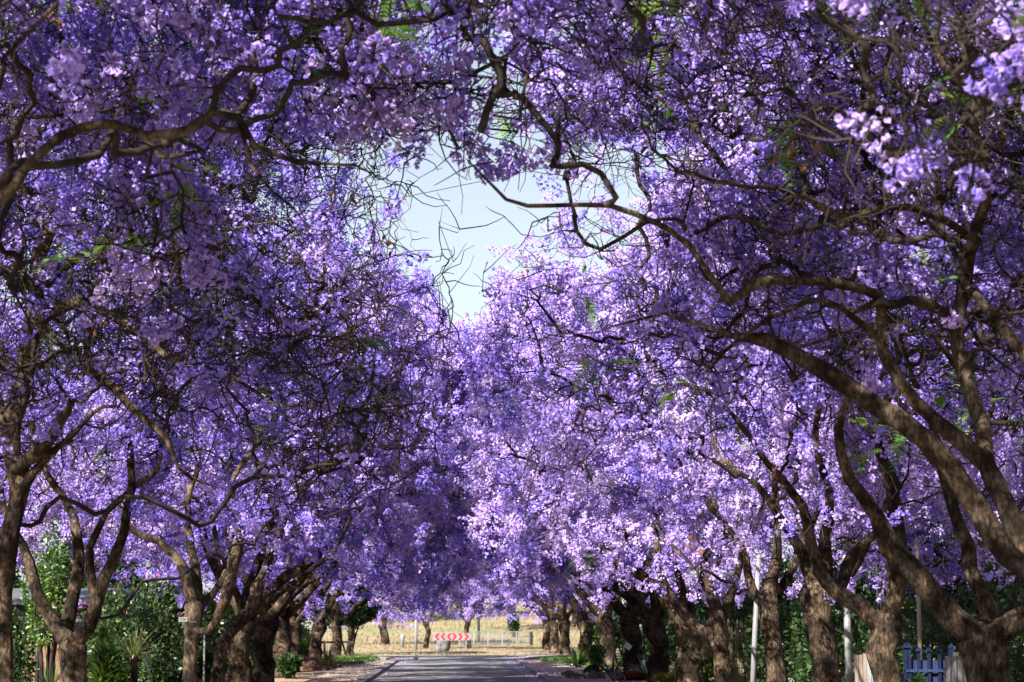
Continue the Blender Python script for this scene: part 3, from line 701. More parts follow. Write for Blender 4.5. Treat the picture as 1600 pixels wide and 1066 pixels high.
build_tree((*tr[0][:2], 0), [tr, A, B, C_], crown(5.4, 41.5, 7.0, 4.2, 11.3, 4.9, 2.7, 1.2, xlim=(1.1, 30), hole=gap), 73,
           'jacaranda with a straight pale trunk and knobbly pollarded head left of the thick pole', AV, n1=38, n2=240, n3=2200, ntw=2200, tipr=.0046, flower=2, nf=42, fsize=.052, npan=2.8, clump=2.0, nleaf=300, npod=60, bare=-.2)
tr = down(lp([(1216, 1066, 38), (1208, 1000, 36), (1202, 950, 42), (1204, 925, 34)], 47))
A = lp([(1192, 945, 22), (1175, 925, 18), (1160, 880, 17), (1140, 840, 14), (1090, 780, 10), (1040, 720, 7)], 47)
B = lp([(1206, 930, 24), (1212, 880, 20), (1215, 820, 15), (1200, 720, 10)], 47.2)
C_ = lp([(1214, 925, 18), (1240, 890, 14), (1280, 800, 10)], 47.4)
build_tree((*tr[0][:2], 0), [tr, A, B, C_], crown(5.0, 48, 7.0, 4.4, 11.4, 4.8, 2.7, 1.2, xlim=(1.1, 30), hole=gap), 79,
           'jacaranda with a bulging knot on its trunk just right of the thin white pole', AV, n1=38, n2=240, n3=2200, ntw=1800, tipr=.0044, flower=2, nf=42, fsize=.054, npan=3, clump=2.0, nleaf=120, npod=20, bare=-.25)
tr = down(lp([(1133, 1066, 34), (1126, 1020, 32), (1118, 985, 34), (1120, 960, 30)], 56))
A = lp([(1110, 1000, 20), (1085, 975, 21), (1060, 945, 20), (1040, 915, 18), (1028, 885, 16), (1020, 830, 12), (980, 760, 8)], 56)
B = lp([(1118, 965, 26), (1112, 920, 22), (1105, 870, 18), (1120, 800, 12), (1100, 720, 8)], 56.3)
C_ = lp([(1128, 960, 20), (1150, 915, 16), (1170, 850, 11), (1200, 780, 8)], 56.5)
build_tree((*tr[0][:2], 0), [tr, A, B, C_], crown(4.6, 57, 7.0, 4.6, 11.2, 4.6, 2.6, 1.2, xlim=(1.1, 30), hole=gap), 83,
           'jacaranda with a long low limb slanting left above the clipped yellow bush', AV, n1=38, n2=240, n3=2200, ntw=1500, tipr=.0044, flower=2, nf=40, fsize=.056, npan=3, clump=2.0, nleaf=100, npod=10, bare=-.25)

# ------------------------------------------------------------------ the rest of the avenue: three grown trees, then copies
def proto(seed, label, h=11.2, lean=.9, **kw):
    rg = np.random.default_rng(seed); j = lambda s: rg.normal(0, s)
    tr = [(0, 0, -.15, .42), (.05 + j(.03), j(.05), .4, .33), (.05 + j(.08), j(.1), 1.3, .29), (.15 + j(.1), j(.1), 2.0, .33)]
    L = [tr]
    for a in np.arange(4) * 1.57 + rg.uniform(0, 1.5):
        a += j(.2); c, s = math.cos(a), math.sin(a)
        L.append([(.15 + .1 * c, .1 * s, 2.0, .19), (.3 + .75 * c + j(.1), .75 * s, 2.9 + j(.15), .16), (.7 + 1.6 * c + j(.2), 1.6 * s, 4.2 + j(.3), .12), (1.1 + 2.4 * c + j(.3), 2.5 * s + j(.3), 6.0 + j(.4), .08), (1.0 + 2.8 * c, 3.2 * s + j(.3), 7.8, .04)])
    if kw.get('thin'):
        L = [[(x * .8, y * .8, z * .95, r * .62) for x, y, z, r in q] for q in L]
        return build_tree((0, 0, 0), L, dict(c=(lean, 0), rx=3.6, ry=3.4, ztop=h, zmid=4.6, z0=2.6, thick=1.6), seed, label, AV, n1=26, n2=150, n3=900, ntw=3000, tipr=.007, flower=2, nf=26, fsize=.07, npan=1.3, clump=2.2, nleaf=160, npod=0, bare=.45)
    return build_tree((0, 0, 0), L, dict(c=(lean, 0), rx=5.4, ry=4.5, ztop=h, zmid=4.6, z0=2.4, thick=1.1), seed, label, AV, n1=36, n2=220, n3=2000, ntw=900, tipr=.0042, flower=2, nf=40, fsize=.062, npan=3.2, clump=1.9, nleaf=90, npod=0, bare=-.25, Lp=.42, Rp=.17)
PR = [proto(101, 'x'), proto(103, 'x', 11.8, .6), proto(107, 'x', 10.6, 1.2), proto(109, 'x', 11.6, 3.1), proto(113, 'x', 8.4, .3, thin=True)]
spots = [  # px of the trunk at ground, distance, size, label
    (372, 66, 1.0, 'L', 'jacaranda with a dark upright trunk just behind the slender leaning one'),
    (409, 73, 1.05, 'L', 'jacaranda with the thickest straight trunk in the left row, left of the bright fern'),
    (436, 81, 1.0, 'L', 'jacaranda with a reddish lit trunk beside the spiky dark shrub'),
    (456, 90, .9, 'L', 'jacaranda with a slanting trunk behind the mound of brown soil'),
    (490, 104, .95, 'L', 'jacaranda with a shaded trunk behind the bright green fern'),
    (524, 118, .85, 'L', 'jacaranda in deep shade behind the dark rail'),
    (547, 137, .68, 'L', 'last jacaranda of the left row, beyond the dark rail'),
    (1078, 64, 1.05, 'R', 'jacaranda with a trunk rising behind the clipped yellow bush'),
    (1032, 74, 1.05, 'R', 'jacaranda in shade right of the trunk with the white notice'),
    (992, 83, 1.08, 'R', 'jacaranda with the tilted white notice nailed on its trunk'),
    (952, 98, 1.1, 'R', 'jacaranda behind the grey green agave'),
    (916, 112, 1.1, 'R', 'jacaranda behind the dark strappy bush at the right lawn'),
    (884, 128, 1.0, 'R', 'jacaranda at the far end of the right lawn'),
    (868, 142, .95, 'R', 'jacaranda second from the end of the right row'),
    (855, 158, .9, 'R', 'last jacaranda of the right row, nearest the pale railing'),
]
rr = random.Random(3); first = set()
def place(k, x, y, s, rz, label, group=AV, z=0):
    if k not in first: o = PR[k]; first.add(k)
    else: o = copy_tree(PR[k])
    o.location = (x, y, z); o.rotation_euler.z = rz; o.scale = (s, s, (min(s, 1.0) if group == AV else s) * rr.uniform(.95, 1.04))
    for ch in o.children:                       # bloom varies per tree; row shift paints sunlit pink right, shaded blue left
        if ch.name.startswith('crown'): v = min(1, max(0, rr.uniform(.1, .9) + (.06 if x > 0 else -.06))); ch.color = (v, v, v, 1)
    o['label'] = label; o['group'] = group; return o
for i, (px, Y, s, side, label) in enumerate(spots):
    rz = (0 if side == 'L' else math.pi) + rr.uniform(-.45, .45)
    place(3 if px in (372, 409, 1078, 1032, 992, 952) else i % 3, xat(px, Y), Y, s, rz, label)
FAR = 'jacarandas beyond the end of the street'
for i, (px, Y, s, rz, label) in enumerate([
    (666, 166, .95, 1.2, 'jacaranda with twin grey trunks left of the chevron board'),
    (732, 163, 1.0, 4.0, 'jacaranda with a thin dark trunk just right of the chevron board'),
    (600, 190, 1.1, 2.0, 'tall jacaranda on the field behind the left row'),
    (800, 232, 1.25, 5.0, 'jacaranda far behind the pale railing'),
    (690, 262, 1.5, .4, 'big jacaranda far behind the chevron board'),
    (560, 250, 1.4, 3.0, 'big jacaranda on the rise, far left behind the road'),
    (900, 240, 1.3, 2.2, 'big jacaranda on the rise behind the right row')]):
    place(4 if i < 2 else (i + 1) % 3, xat(px, Y), Y, s, rz, label, FAR, gz(Y))
GA = 'jacarandas in the gardens behind the rows'
for i, (x, Y, s, rz, label) in enumerate([
    (-15.5, 62, .95, 1.0, 'jacaranda in the left garden behind the brick wall'),
    (-15, 88, 1.05, 2.4, 'jacaranda in the left garden behind the dark shrubs'),
    (15.5, 60, 1.0, 4.0, 'jacaranda in the right garden behind the pale poles'),
    (15, 84, 1.1, 5.2, 'jacaranda in the right garden behind the reeds'),
    (16.5, 44, .95, .3, 'jacaranda in the right garden behind the blue gate')]):
    place(i % 3, x, Y, s, rz, label, GA)

# ------------------------------------------------------------------ shrubs and garden plants
def leaf_mass(center, rad, n, size, rng, lobes=9, long=1.0):
    c = np.asarray(center, float); rad = np.asarray(rad, float)
    lc = unit(rng.normal(size=(lobes, 3))) * rng.uniform(.25, .72, (lobes, 1)); lr = rng.uniform(.32, .55, lobes)
    lc[0] = 0; lr[0] = .7
    k = rng.integers(0, lobes, n); d = unit(rng.normal(size=(n, 3))); r = rng.uniform(.55, 1.12, n) ** .6
    P = c + (lc[k] + d * (lr[k] * r)[:, NV]) * rad
    keep = P[:, 2] > .03; P = P[keep]; d = d[keep]; k = k[keep]; n = len(P)
    D = unit(d + rng.normal(0, .6, (n, 3)) + np.array([0, 0, .2])); U = unit(np.cross(D, rng.normal(size=(n, 3)))); W = np.cross(D, U)
    s = (size * rng.uniform(.6, 1.3, n))[:, NV]
    V = np.stack([P, P + D * s * .45 * long + U * s * .26 + W * s * .06, P + D * s * long, P + D * s * .45 * long - U * s * .26 + W * s * .06], 1).reshape(-1, 3)
    b = np.arange(n)[:, NV] * 4
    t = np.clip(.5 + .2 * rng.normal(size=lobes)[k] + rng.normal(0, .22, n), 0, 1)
    return V, [np.concatenate([b + np.array([0, 1, 2]), b + np.array([0, 2, 3])])], np.repeat(t, 4)
def shrub(name, label, cat, x, y, w, h, n, size, mat, seed, z=0, stems=5, extra=None, d=None, group=None, long=1.0, lift=.5):
    rg = np.random.default_rng(seed); root = empty(name, (x, y, z)); tag(root, label, cat, group)
    m = MB()
    for k in range(stems):
        a = 6.28 * k / stems + rg.uniform(0, 1); q = w * .28
        m.tube([(0.06 * math.cos(a), .06 * math.sin(a), -.1), (q * .4 * math.cos(a), q * .4 * math.sin(a), h * .3), (q * math.cos(a), q * math.sin(a), h * .72)], [.02 + h * .012, .015 + h * .008, .008], 6)
    m.build('stems', M_TWIG, root)
    V, Fc, t = leaf_mass((0, 0, h * lift), (w / 2, (d or w) / 2, h * (1 - lift)), n, size, rg, long=long)
    link('foliage', fast_mesh('foliage', V, Fc, t), mat, root)
    if extra:
        V, Fc, t = leaf_mass((0, 0, h * .56), (w / 2 * 1.05, (d or w) / 2 * 1.05, h * .46), extra[1], extra[2], rg)
        link('blossom', fast_mesh('blossom', V, Fc, t), extra[0], root)
    return root
def px_shrub(name, label, cat, px, Y, wpx, ytop, n, size, mat, seed, **k):
    top = 2 + (970 - ytop) / F * Y
    return shrub(name, label, cat, xat(px, Y), Y, wpx * Y / F, top, n, size, mat, seed, **k)

HB = 'garden trees and hedges behind the jacaranda rows'
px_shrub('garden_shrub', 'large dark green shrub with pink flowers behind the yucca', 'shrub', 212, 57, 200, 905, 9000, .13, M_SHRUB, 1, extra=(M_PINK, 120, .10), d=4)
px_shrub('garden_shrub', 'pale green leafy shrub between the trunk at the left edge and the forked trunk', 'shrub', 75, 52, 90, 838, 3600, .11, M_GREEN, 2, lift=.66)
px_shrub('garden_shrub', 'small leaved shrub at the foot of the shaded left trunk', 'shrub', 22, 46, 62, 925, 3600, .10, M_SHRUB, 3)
for i, (px, Y, wpx, yt, mat, label) in enumerate([
    (10, 78, 190, 820, M_SHRUB, 'dark garden tree behind the brick wall at the left edge'),
    (150, 84, 200, 830, M_SHRUB, 'dark garden tree behind the pink flowered shrub'),
    (262, 80, 120, 900, M_SHRUB, 'dark bushy garden tree behind the small number plate'),
    (345, 98, 120, 930, M_GREEN, 'bright green bush behind the pale stake'),
    (400, 112, 150, 905, M_SHRUB, 'dark garden tree behind the thick left trunks'),
    (1150, 92, 150, 890, M_SHRUB, 'dark garden tree behind the thin white pole'),
    (1250, 80, 190, 850, M_SHRUB, 'dark garden tree behind the straight pale trunk'),
    (1372, 70, 200, 820, M_SHRUB, 'dark garden tree behind the black pole'),
    (1500, 58, 260, 800, M_SHRUB, 'broad dark garden tree behind the blue gate'),
    (1600, 52, 190, 760, M_GREEN, 'light green garden tree at the right edge'),
    (1060, 110, 170, 900, M_SHRUB, 'dark garden tree behind the clipped yellow bush'),
    (975, 128, 120, 930, M_SHRUB, 'dark garden tree behind the agave')]):
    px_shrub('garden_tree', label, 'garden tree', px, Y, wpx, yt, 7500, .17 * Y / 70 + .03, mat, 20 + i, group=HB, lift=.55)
px_shrub('evergreen_tree', 'dark evergreen tree hanging over the far left lawn', 'tree', 545, 121, 130, 905, 9000, .2, M_SHRUB, 40, lift=.66, stems=3)
px_shrub('hedge_bush', 'bright green fern bush beside the brown soil mound', 'bush', 470, 99, 30, 997, 1400, .16, M_GREEN, 41)
px_shrub('hedge_bush', 'dark spiky shrub at the foot of the reddish left trunk', 'bush', 452, 80, 40, 1022, 1500, .2, M_SHRUB, 42)
px_shrub('hedge_bush', 'bright yellow bush at the bottom left under the yucca', 'bush', 185, 50, 42, 1056, 1800, .09, M_YELLOW, 43)
px_shrub('hedge_bush', 'green leafy clump beside the pale stake', 'bush', 322, 72, 44, 1010, 2200, .14, M_GREEN, 44)
px_shrub('hedge_bush', 'clipped rounded yellow green bush under the right row', 'bush', 1062, 70, 74, 1040, 7000, .075, M_YELLOW, 45, d=1.3, lift=.35)
px_shrub('hedge_bush', 'yellow green bush behind the agave', 'bush', 932, 92, 34, 1001, 1600, .13, M_GREEN, 46)
px_shrub('hedge_bush', 'light green bush right of the clipped yellow one', 'bush', 1108, 74, 34, 1026, 1500, .11, M_GREEN, 47)
px_shrub('hedge_bush', 'rounded bright green bush in front of the blue gate', 'bush', 1428, 38, 46, 1033, 6000, .06, M_GREEN, 48, lift=.4)
px_shrub('ground_cover', 'rusty red low plants at the foot of the right trunks', 'ground cover', 985, 78, 66, 1051, 4200, .10, M_RUST, 49, d=1.6, lift=.3)
px_shrub('ground_cover', 'dark green low plants between the agave and the kerb', 'ground cover', 925, 82, 30, 1040, 1400, .12, M_SHRUB, 51)
px_shrub('columnar_conifer', 'slim bright green conifer right of the forked trunk', 'conifer', 162, 46, 14, 975, 2600, .12, M_GREEN, 52, long=1.2)
px_shrub('hedge_bush', 'feathery green bush at the foot of the slim conifer', 'bush', 168, 45, 44, 1016, 2600, .16, M_GREEN, 53, long=1.5)
px_shrub('hedge_bush', 'mixed green bush right of the yucca stem', 'bush', 240, 52, 52, 1010, 2600, .1, M_SHRUB, 54)
for i, (px, Y, wpx, yt, label) in enumerate([
    (610, 300, 120, 905, 'green wood on the rise at the left'), (700, 330, 150, 880, 'green wood on the rise at the middle'),
    (800, 310, 140, 900, 'green wood on the rise behind the railing'), (890, 300, 130, 890, 'green wood on the rise at the right')]):
    px_shrub('far_tree', label.replace('wood', 'spreading tree'), 'tree', px, Y, wpx, yt, 5000, .5, M_SHRUB, 60 + i, z=gz(Y) - .5, group='trees on the far rise', d=8, lift=.58)
px_shrub('far_bush', 'small dark bush on the dry rise right of the white post', 'bush', 803, 215, 16, 966, 900, .3, M_SHRUB, 70, z=gz(215))

def hedge(label, x0, y0, x1, y1, w, h, n, size, mat, seed):
    rg = np.random.default_rng(seed); L_ = math.hypot(x1 - x0, y1 - y0); root = empty('hedge', ((x0 + x1) / 2, (y0 + y1) / 2, 0), math.atan2(y1 - y0, x1 - x0)); tag(root, label, 'hedge')
    m = MB()
    for k in range(int(L_ / 1.5)):
        x = -L_ / 2 + 1.5 * k + .6; m.tube([(x, 0, -.1), (x + rg.uniform(-.1, .1), .05, h * .5), (x + rg.uniform(-.2, .2), 0, h * .8)], [.05, .04, .02], 5)
    m.build('stems', M_TWIG, root)
    P = np.stack([rg.uniform(-L_ / 2, L_ / 2, n), rg.uniform(-1, 1, n) * w / 2, rg.uniform(0, 1, n) ** .8 * h], 1)
    P[:, 1] += .25 * np.sin(P[:, 0] * 1.3); P[:, 2] *= 1 + .22 * np.sin(P[:, 0] * .9 + seed) + .1 * np.sin(P[:, 0] * 3.1)
    D = unit(rg.normal(0, 1, (n, 3)) + np.array([0, 0, .3])); U = unit(np.cross(D, rg.normal(size=(n, 3)))); s = (size * rg.uniform(.6, 1.3, n))[:, NV]
    V = np.stack([P, P + D * s * .45 + U * s * .28, P + D * s, P + D * s * .45 - U * s * .28], 1).reshape(-1, 3); b = np.arange(n)[:, NV] * 4
    link('foliage', fast_mesh('foliage', V, [np.concatenate([b + np.array([0, 1, 2]), b + np.array([0, 2, 3])])], np.repeat(np.clip(rg.normal(.45, .25, n), 0, 1), 4)), mat, root)
hedge('long dark hedge behind the right hand trunks', 10.2, 46, 9.6, 122, 1.6, 2.1, 26000, .2, M_SHRUB, 3)
hedge('dark hedge behind the pink flowered shrub and the left trunks', -9.8, 62, -8.4, 122, 1.4, 1.8, 18000, .2, M_SHRUB, 4)
hedge('dark hedge behind the blue gate and the stout forked trunk', 10.6, 33, 10.4, 45, 1.6, 2.4, 9000, .13, M_SHRUB, 5)
def rosette(name, label, cat, px, Y, ybase, L, wd, n, mat, seed, droop=.3, up=(.2, 1.3), stem=0, tall=None):
    rg = random.Random(seed); x = xat(px, Y); root = empty(name, (x, Y, 0)); tag(root, label, cat)
    zb = stem
    if stem:
        MB().tube([(0, 0, -.1), (.02, 0, stem * .5), (0, 0, stem)], [.08, .07, .07], 8).build('stem', M_TWIG, root)
    m = MB()
    for k in range(n):
        a = rg.uniform(0, 6.28); e = rg.uniform(*up); l = L * rg.uniform(.7, 1.1)
        m.blade((.03 * math.cos(a), .03 * math.sin(a), zb + rg.uniform(-.05, .12)), (math.cos(a) * math.cos(e), math.sin(a) * math.cos(e), math.sin(e)), l, wd, droop)
    if tall: m.blade((0, 0, 0), (.02, 0, 1), tall, wd * 1.5, 0, thick=.3)
    o = m.build('blades', mat, root); a = o.data.attributes.new('tint', 'FLOAT', 'POINT')
    k = 24; a.data.foreach_set('value', np.repeat([rg.uniform(.1, 1) for _ in range(len(o.data.vertices) // k + 1)], k)[:len(o.data.vertices)].astype(np.float32))
    return root
rosette('yucca', 'yucca with a rosette of pale green blades on a stem', 'yucca', 211, 45.4, 0, .62, .045, 46, M_YUCCA, 1, .25, (-.1, 1.45), stem=1.28)
rosette('agave', 'large grey green agave with an upright blade under the right row', 'agave', 956, 80, 0, 1.05, .12, 22, M_AGAVE, 2, .55, (.3, 1.2), tall=1.4)
rosette('agave', 'smaller agave right of the trunk with the white notice', 'agave', 1010, 80, 0, .95, .10, 18, M_AGAVE, 3, .3, (.4, 1.3))
rosette('strappy_plant', 'dark strap leaved plant beside the right lawn', 'plant', 903, 96, 0, 1.15, .09, 70, M_SHRUB, 4, .9, (.5, 1.5))
rosette('strappy_plant', 'grassy green and straw clump beside the left lawn', 'plant', 513, 92, 0, 1.1, .045, 110, M_STRAW, 5, .6, (.5, 1.5))
rosette('strappy_plant', 'dark grassy clump at the brick wall left of the forked trunk', 'plant', 82, 50, 0, 1.3, .06, 60, M_SHRUB, 6, .6, (.5, 1.5))
rosette('strappy_plant', 'spiky green tuft left of the thick left trunk', 'plant', 383, 82, 0, .9, .07, 40, M_GREEN, 7, .4, (.6, 1.5))

def rock(name, label, cat, x, y, w, h, d, mat, seed, group=None, z=0):
    rg = np.random.default_rng(seed); V = []; n, mm = 14, 8
    for j in range(mm + 1):
        t = math.pi * j / mm
        for i in range(n):
            a = 2 * math.pi * i / n; p = Vector((math.sin(t) * math.cos(a), math.sin(t) * math.sin(a), math.cos(t)))
            f = 1 + .6 * mnoise.noise(p * 1.2 + Vector((seed * 7.7, 0, 0))) + .18 * mnoise.noise(p * 3.6 + Vector((seed, 3, 0)))
            V.append((p.x * w / 2 * f, p.y * d / 2 * f, (p.z * .75 + .25) * h * f * .9))
    Fq = [(j * n + i, (j + 1) * n + i, (j + 1) * n + (i + 1) % n, j * n + (i + 1) % n) for j in range(mm) for i in range(n)]
    o = link(name, fast_mesh(name, np.array(V), [np.array(Fq)]), mat); o.location = (x, y, z); return tag(o, label, cat, group)
rock('boulder', 'grey white boulder under the chevron board', 'rock', xat(691, 150), 150, .95, 1.0, .8, M_ROCK, 3)
rock('soil_mound', 'brown soil mound beside the bright green fern', 'mound', xat(481, 93), 93, 1.1, .75, .9, M_REDROCK, 5)
rock('boulder', 'reddish brown rock at the edge of the petal strewn verge', 'rock', xat(887, 80), 80, .38, .28, .34, M_REDROCK, 8)
rg = random.Random(8)
for k in range(26):
    px = rg.uniform(882, 968); Y = 77 + rg.uniform(-1.5, 2)
    s = rg.uniform(.12, .3)
    rock('border_stone', 'grey border stone in front of the agave', 'stone', xat(px, Y), Y, s, s * .75, s, M_ROCK, 20 + k, 'border stones in front of the agave', .1)

# ------------------------------------------------------------------ street furniture, fences, signs
def pole(name, label, cat, px, Y, dia, ytop, mat, lean=0.0, cap=None, arm=None, n=12):
    x = xat(px, Y); h = 2 + (970 - ytop) / F * Y; root = empty(name, (x, Y, 0)); tag(root, label, cat)
    MB().tube([(0, 0, -.3), (lean * .5, 0, h * .5), (lean, 0, h)], [dia / 2, dia * .47, dia * .42], n).build('shaft', mat, root, True)
    if cap: MB().tube([(lean, 0, h - .02), (lean, 0, h + .05)], [dia * .5, dia * .3], n).build('cap', mat, root)
    return root, x, h
pole('steel_pole', 'thin white pole among the right trunks', 'pole', 1172, 52, .135, 872, M_PALE, .22, True)
pole('steel_pole', 'thick pale grey pole beside the straight pale trunk', 'pole', 1326, 44, .15, 872, M_PALE, -.04, True)
pole('wooden_pole', 'weathered tan pole standing behind the blue gate', 'pole', 1437, 43, .085, 846, M_TANPOLE, -.02, True)
pole('steel_pole', 'white pole right of the trunk with the white notice', 'pole', 1001, 90, .16, 978, M_PALE, 0, True)
pole('steel_pole', 'pale lilac pole near the clipped yellow bush', 'pole', 1072, 88, .19, 972, M_PALE, 0, True)
pole('marker_stake', 'slender pale stake in the left verge', 'stake', 320, 56, .055, 992, M_STEEL, 0, True)
pole('steel_pole', 'white post left of the twin grey trunks', 'pole', 650, 158, .24, 955, M_PALE, 0, True)
r_, x_, h_ = pole('lamp_post', 'white post with a box head behind the pale railing', 'lamp post', 748, 205, .26, 958, M_PALE, 0)
MB().box((0, 0, h_ + .2), (1.1, .5, .5)).box((0, 0, h_ + .5), (.7, .4, .12)).build('lamp_head', M_PALE, r_)
def bracket_pole(px, Y, ytop, label, levels):
    root, x, h = pole('black_post', label, 'post', px, Y, .11, ytop, M_BLACK, 0, True, n=8)
    m = MB()
    for z in levels: m.box((0, -.06, z), (.14, .012, .02))
    m.build('bands', M_STEEL, root)
    MB().tube([(-.085, -.02, h * .52), (-.085, -.02, h - .05)], .012, 6).build('conduit', M_STEEL, root)
bracket_pole(60, 52, 948, 'black post with pale bands in front of the brick wall', (.9, 1.38, 1.86))
bracket_pole(1377, 50, 868, 'black post with pale bands behind the low forked trunk', (2.1, 2.6, 3.1))
# stay pole and its guy wire
a = at(226, 1025, 46); b_ = at(238, 1066, 46); d_ = (b_ - a); e = b_ + d_ * 1.35
o = MB().tube([a - d_ * .1, e - d_ * .02, (e[0] + d_[0] * .12, e[1], -.25)], [.022, .022, .022], 8).build('stay_rod', M_STEEL); tag(o, 'slanting galvanised stay rod below the yucca', 'stay')
# brick wall, dark building
root = empty('brick_wall', (xat(60, 60) - 1.6, 60, 0)); tag(root, 'red brick garden wall behind the left trunks', 'wall')
m = MB(); m.box((0, 0, .68), (4.6, .23, 1.56)); m.build('brickwork', M_BRICK, root)
m = MB(); m.box((0, 0, 1.495), (4.72, .32, .07)); m.build('coping', M_KERB, root)
root = empty('house', (xat(50, 70) - 1.0, 74, 0)); tag(root, 'dark grey house with a pale sheet roof behind the brick wall', 'house')
MB().box((0, 0, 1.2), (8, 5, 2.6)).build('wall', M_DARKWALL, root)
m = MB(); m.add([(-4.3, -2.9, 2.5), (4.3, -2.9, 2.5), (4.3, 0, 2.95), (-4.3, 0, 2.95), (4.3, 2.9, 2.5), (-4.3, 2.9, 2.5), (-4.3, -2.9, 2.58), (4.3, -2.9, 2.58), (4.3, 0, 3.05), (-4.3, 0, 3.05), (4.3, 2.9, 2.58), (-4.3, 2.9, 2.58)],
      [(6, 7, 8, 9), (9, 8, 10, 11), (3, 2, 1, 0), (5, 4, 2, 3), (0, 1, 7, 6), (4, 5, 11, 10), (1, 2, 8, 7), (2, 4, 10, 8), (0, 6, 9, 3), (3, 9, 11, 5)]); m.build('roof', M_SLATE, root)
for x in (-1.4, 1.8):
    wf = MB().box((x, -2.52, 1.5), (1.3, .08, 1.1)).build('window', M_STEEL, root)
    MB().box((x, -2.57, 1.5), (1.1, .04, .92)).build('pane', M_BLACK, wf)
# number plate on a bracket at the left trunk
p = at(286, 968, 53.6); root = empty('number_plate', p); tag(root, 'small cream plate on a bracket beside the left trunk', 'sign')
MB().box((0, 0, 0), (.20, .015, .11)).build('plate', M_WHITE, root)
m = MB()
for k, (x, dd) in enumerate(((-.045, ((0, .028, .035, .009), (0, -.028, .035, .009), (-.014, 0, .009, .06))), (0, ((.0, .028, .035, .009), (0, 0, .03, .009), (0, -.028, .035, .009), (.014, 0, .009, .06))), (.045, ((0, .028, .035, .009), (-.014, .0, .009, .06), (.014, .0, .009, .06), (0, 0, .03, .009))))):
    for (cx, cz, sx, sz) in dd: m.box((x + cx, -.011, cz), (sx, .006, sz))
m.build('lettering', M_INK, root)
MB().tube([(.08, .01, -.02), (.2, .05, -.06), (.3, .1, -.06)], .012, 6).tube([(0, .01, -.05), (0, .01, -.20)], .01, 6).build('bracket', M_STEEL, root)
# tilted notice on the right trunk
p = at(981, 1010, 82.62); o = MB().box((0, 0, 0), (.26, .02, .2), ry=.62).build('paper_notice', M_PAPER); o.location = p; tag(o, 'tilted white notice nailed to a right hand trunk', 'notice')
# chevron board
Y = 148; c = at(706, 995, Y); root = empty('chevron_sign', (c[0], Y, 0)); tag(root, 'white board with red chevrons pointing both ways at the street end', 'road sign')
W_, H_ = 56 * Y / F, 11.5 * Y / F
MB().box((0, 0, c[2]), (W_, .03, H_), ch=.004).build('board', M_WHITE, root)
m = MB(); hw = H_ * .46; st = W_ / 6
for k in range(6):
    x0 = -W_ / 2 + st * (k + .5); sg = -1 if k < 3 else 1; t = st * .42
    pts = [(x0 + sg * st * .34, 0), (x0 - sg * st * .10, hw), (x0 - sg * st * .10 - sg * t, hw), (x0 + sg * st * .34 - sg * t, 0), (x0 - sg * st * .10 - sg * t, -hw), (x0 - sg * st * .10, -hw)]
    f = [(x, -.019, c[2] + z) for x, z in pts]; bk = [(x, -.010, c[2] + z) for x, z in pts]
    m.add(f + bk, [(0, 1, 2, 3), (0, 3, 4, 5), (9, 8, 7, 6), (11, 10, 9, 6)] + [(i, i + 6, (i + 1) % 6 + 6, (i + 1) % 6) for i in range(6)])
m.build('chevrons', M_RED, root)
for x in (-W_ * .40, W_ * .40): MB().tube([(x, .05, -.2), (x, .05, c[2] + H_ * .4)], .05, 8).build('leg', M_PALE, root)
# pale railing
Y = 186; x0, x1 = xat(718, Y), xat(829, Y); root = empty('metal_railing', ((x0 + x1) / 2, Y, 0)); tag(root, 'pale metal railing of thin bars across the far field', 'railing')
L_ = x1 - x0; ht = 2 - (987 - 970) / F * Y; lo_ = .14
m = MB(); m.box((0, 0, ht), (L_, .06, .07)); m.box((0, 0, lo_), (L_, .05, .06)); m.build('rails', M_STEEL, root)
m = MB(); nb = 56
for k in range(nb): m.box((-L_ / 2 + L_ * (k + .5) / nb, 0, (ht + lo_) / 2), (.028, .028, ht - lo_ - .03))
m.build('bars', M_STEEL, root)
for k in range(6): MB().box((-L_ / 2 + L_ * k / 5, 0, ht / 2 - .05), (.1, .1, ht + .14)).build('post', M_PALE, root)
o = MB().tube([(0, 0, -.2), (0, 0, 1.05), (0, 0, 1.12)], [.14, .14, .08], 10).build('bollard', M_BLACK); o.location = (xat(830, 185), 185, 0); tag(o, 'short black bollard at the right end of the pale railing', 'bollard')
o = MB().tube([(0, 0, -.2), (0, 0, .55), (.02, 0, .72), (0, 0, .95), (0, 0, 1.0)], [.16, .14, .2, .16, .06], 10).build('hydrant', M_WHITE, None, True); o.location = (xat(629, 172), 172, 0); tag(o, 'short pale marker post on the dry field left of the twin trunks', 'marker post')
o = MB().box((0, 0, .06), (.2, .16, .24), rz=.4).box((.02, 0, .2), (.12, .08, .08), rz=.7).build('paper_bag', M_PAPER); o.location = (xat(650, 114), 114, .04); tag(o, 'small white paper bag lying on the road', 'litter')
# dark rail by the left lawn
root = empty('wooden_rail', (xat(540, 104), 104, 0)); tag(root, 'dark timber rail on posts beside the left lawn', 'rail')
MB().box((-.35, 0, 1.02), (1.5, .12, .10)).build('rail', M_DWOOD, root)
for x in (-.95, .3): MB().box((x, 0, .45), (.1, .1, 1.1)).build('post', M_DWOOD, root)
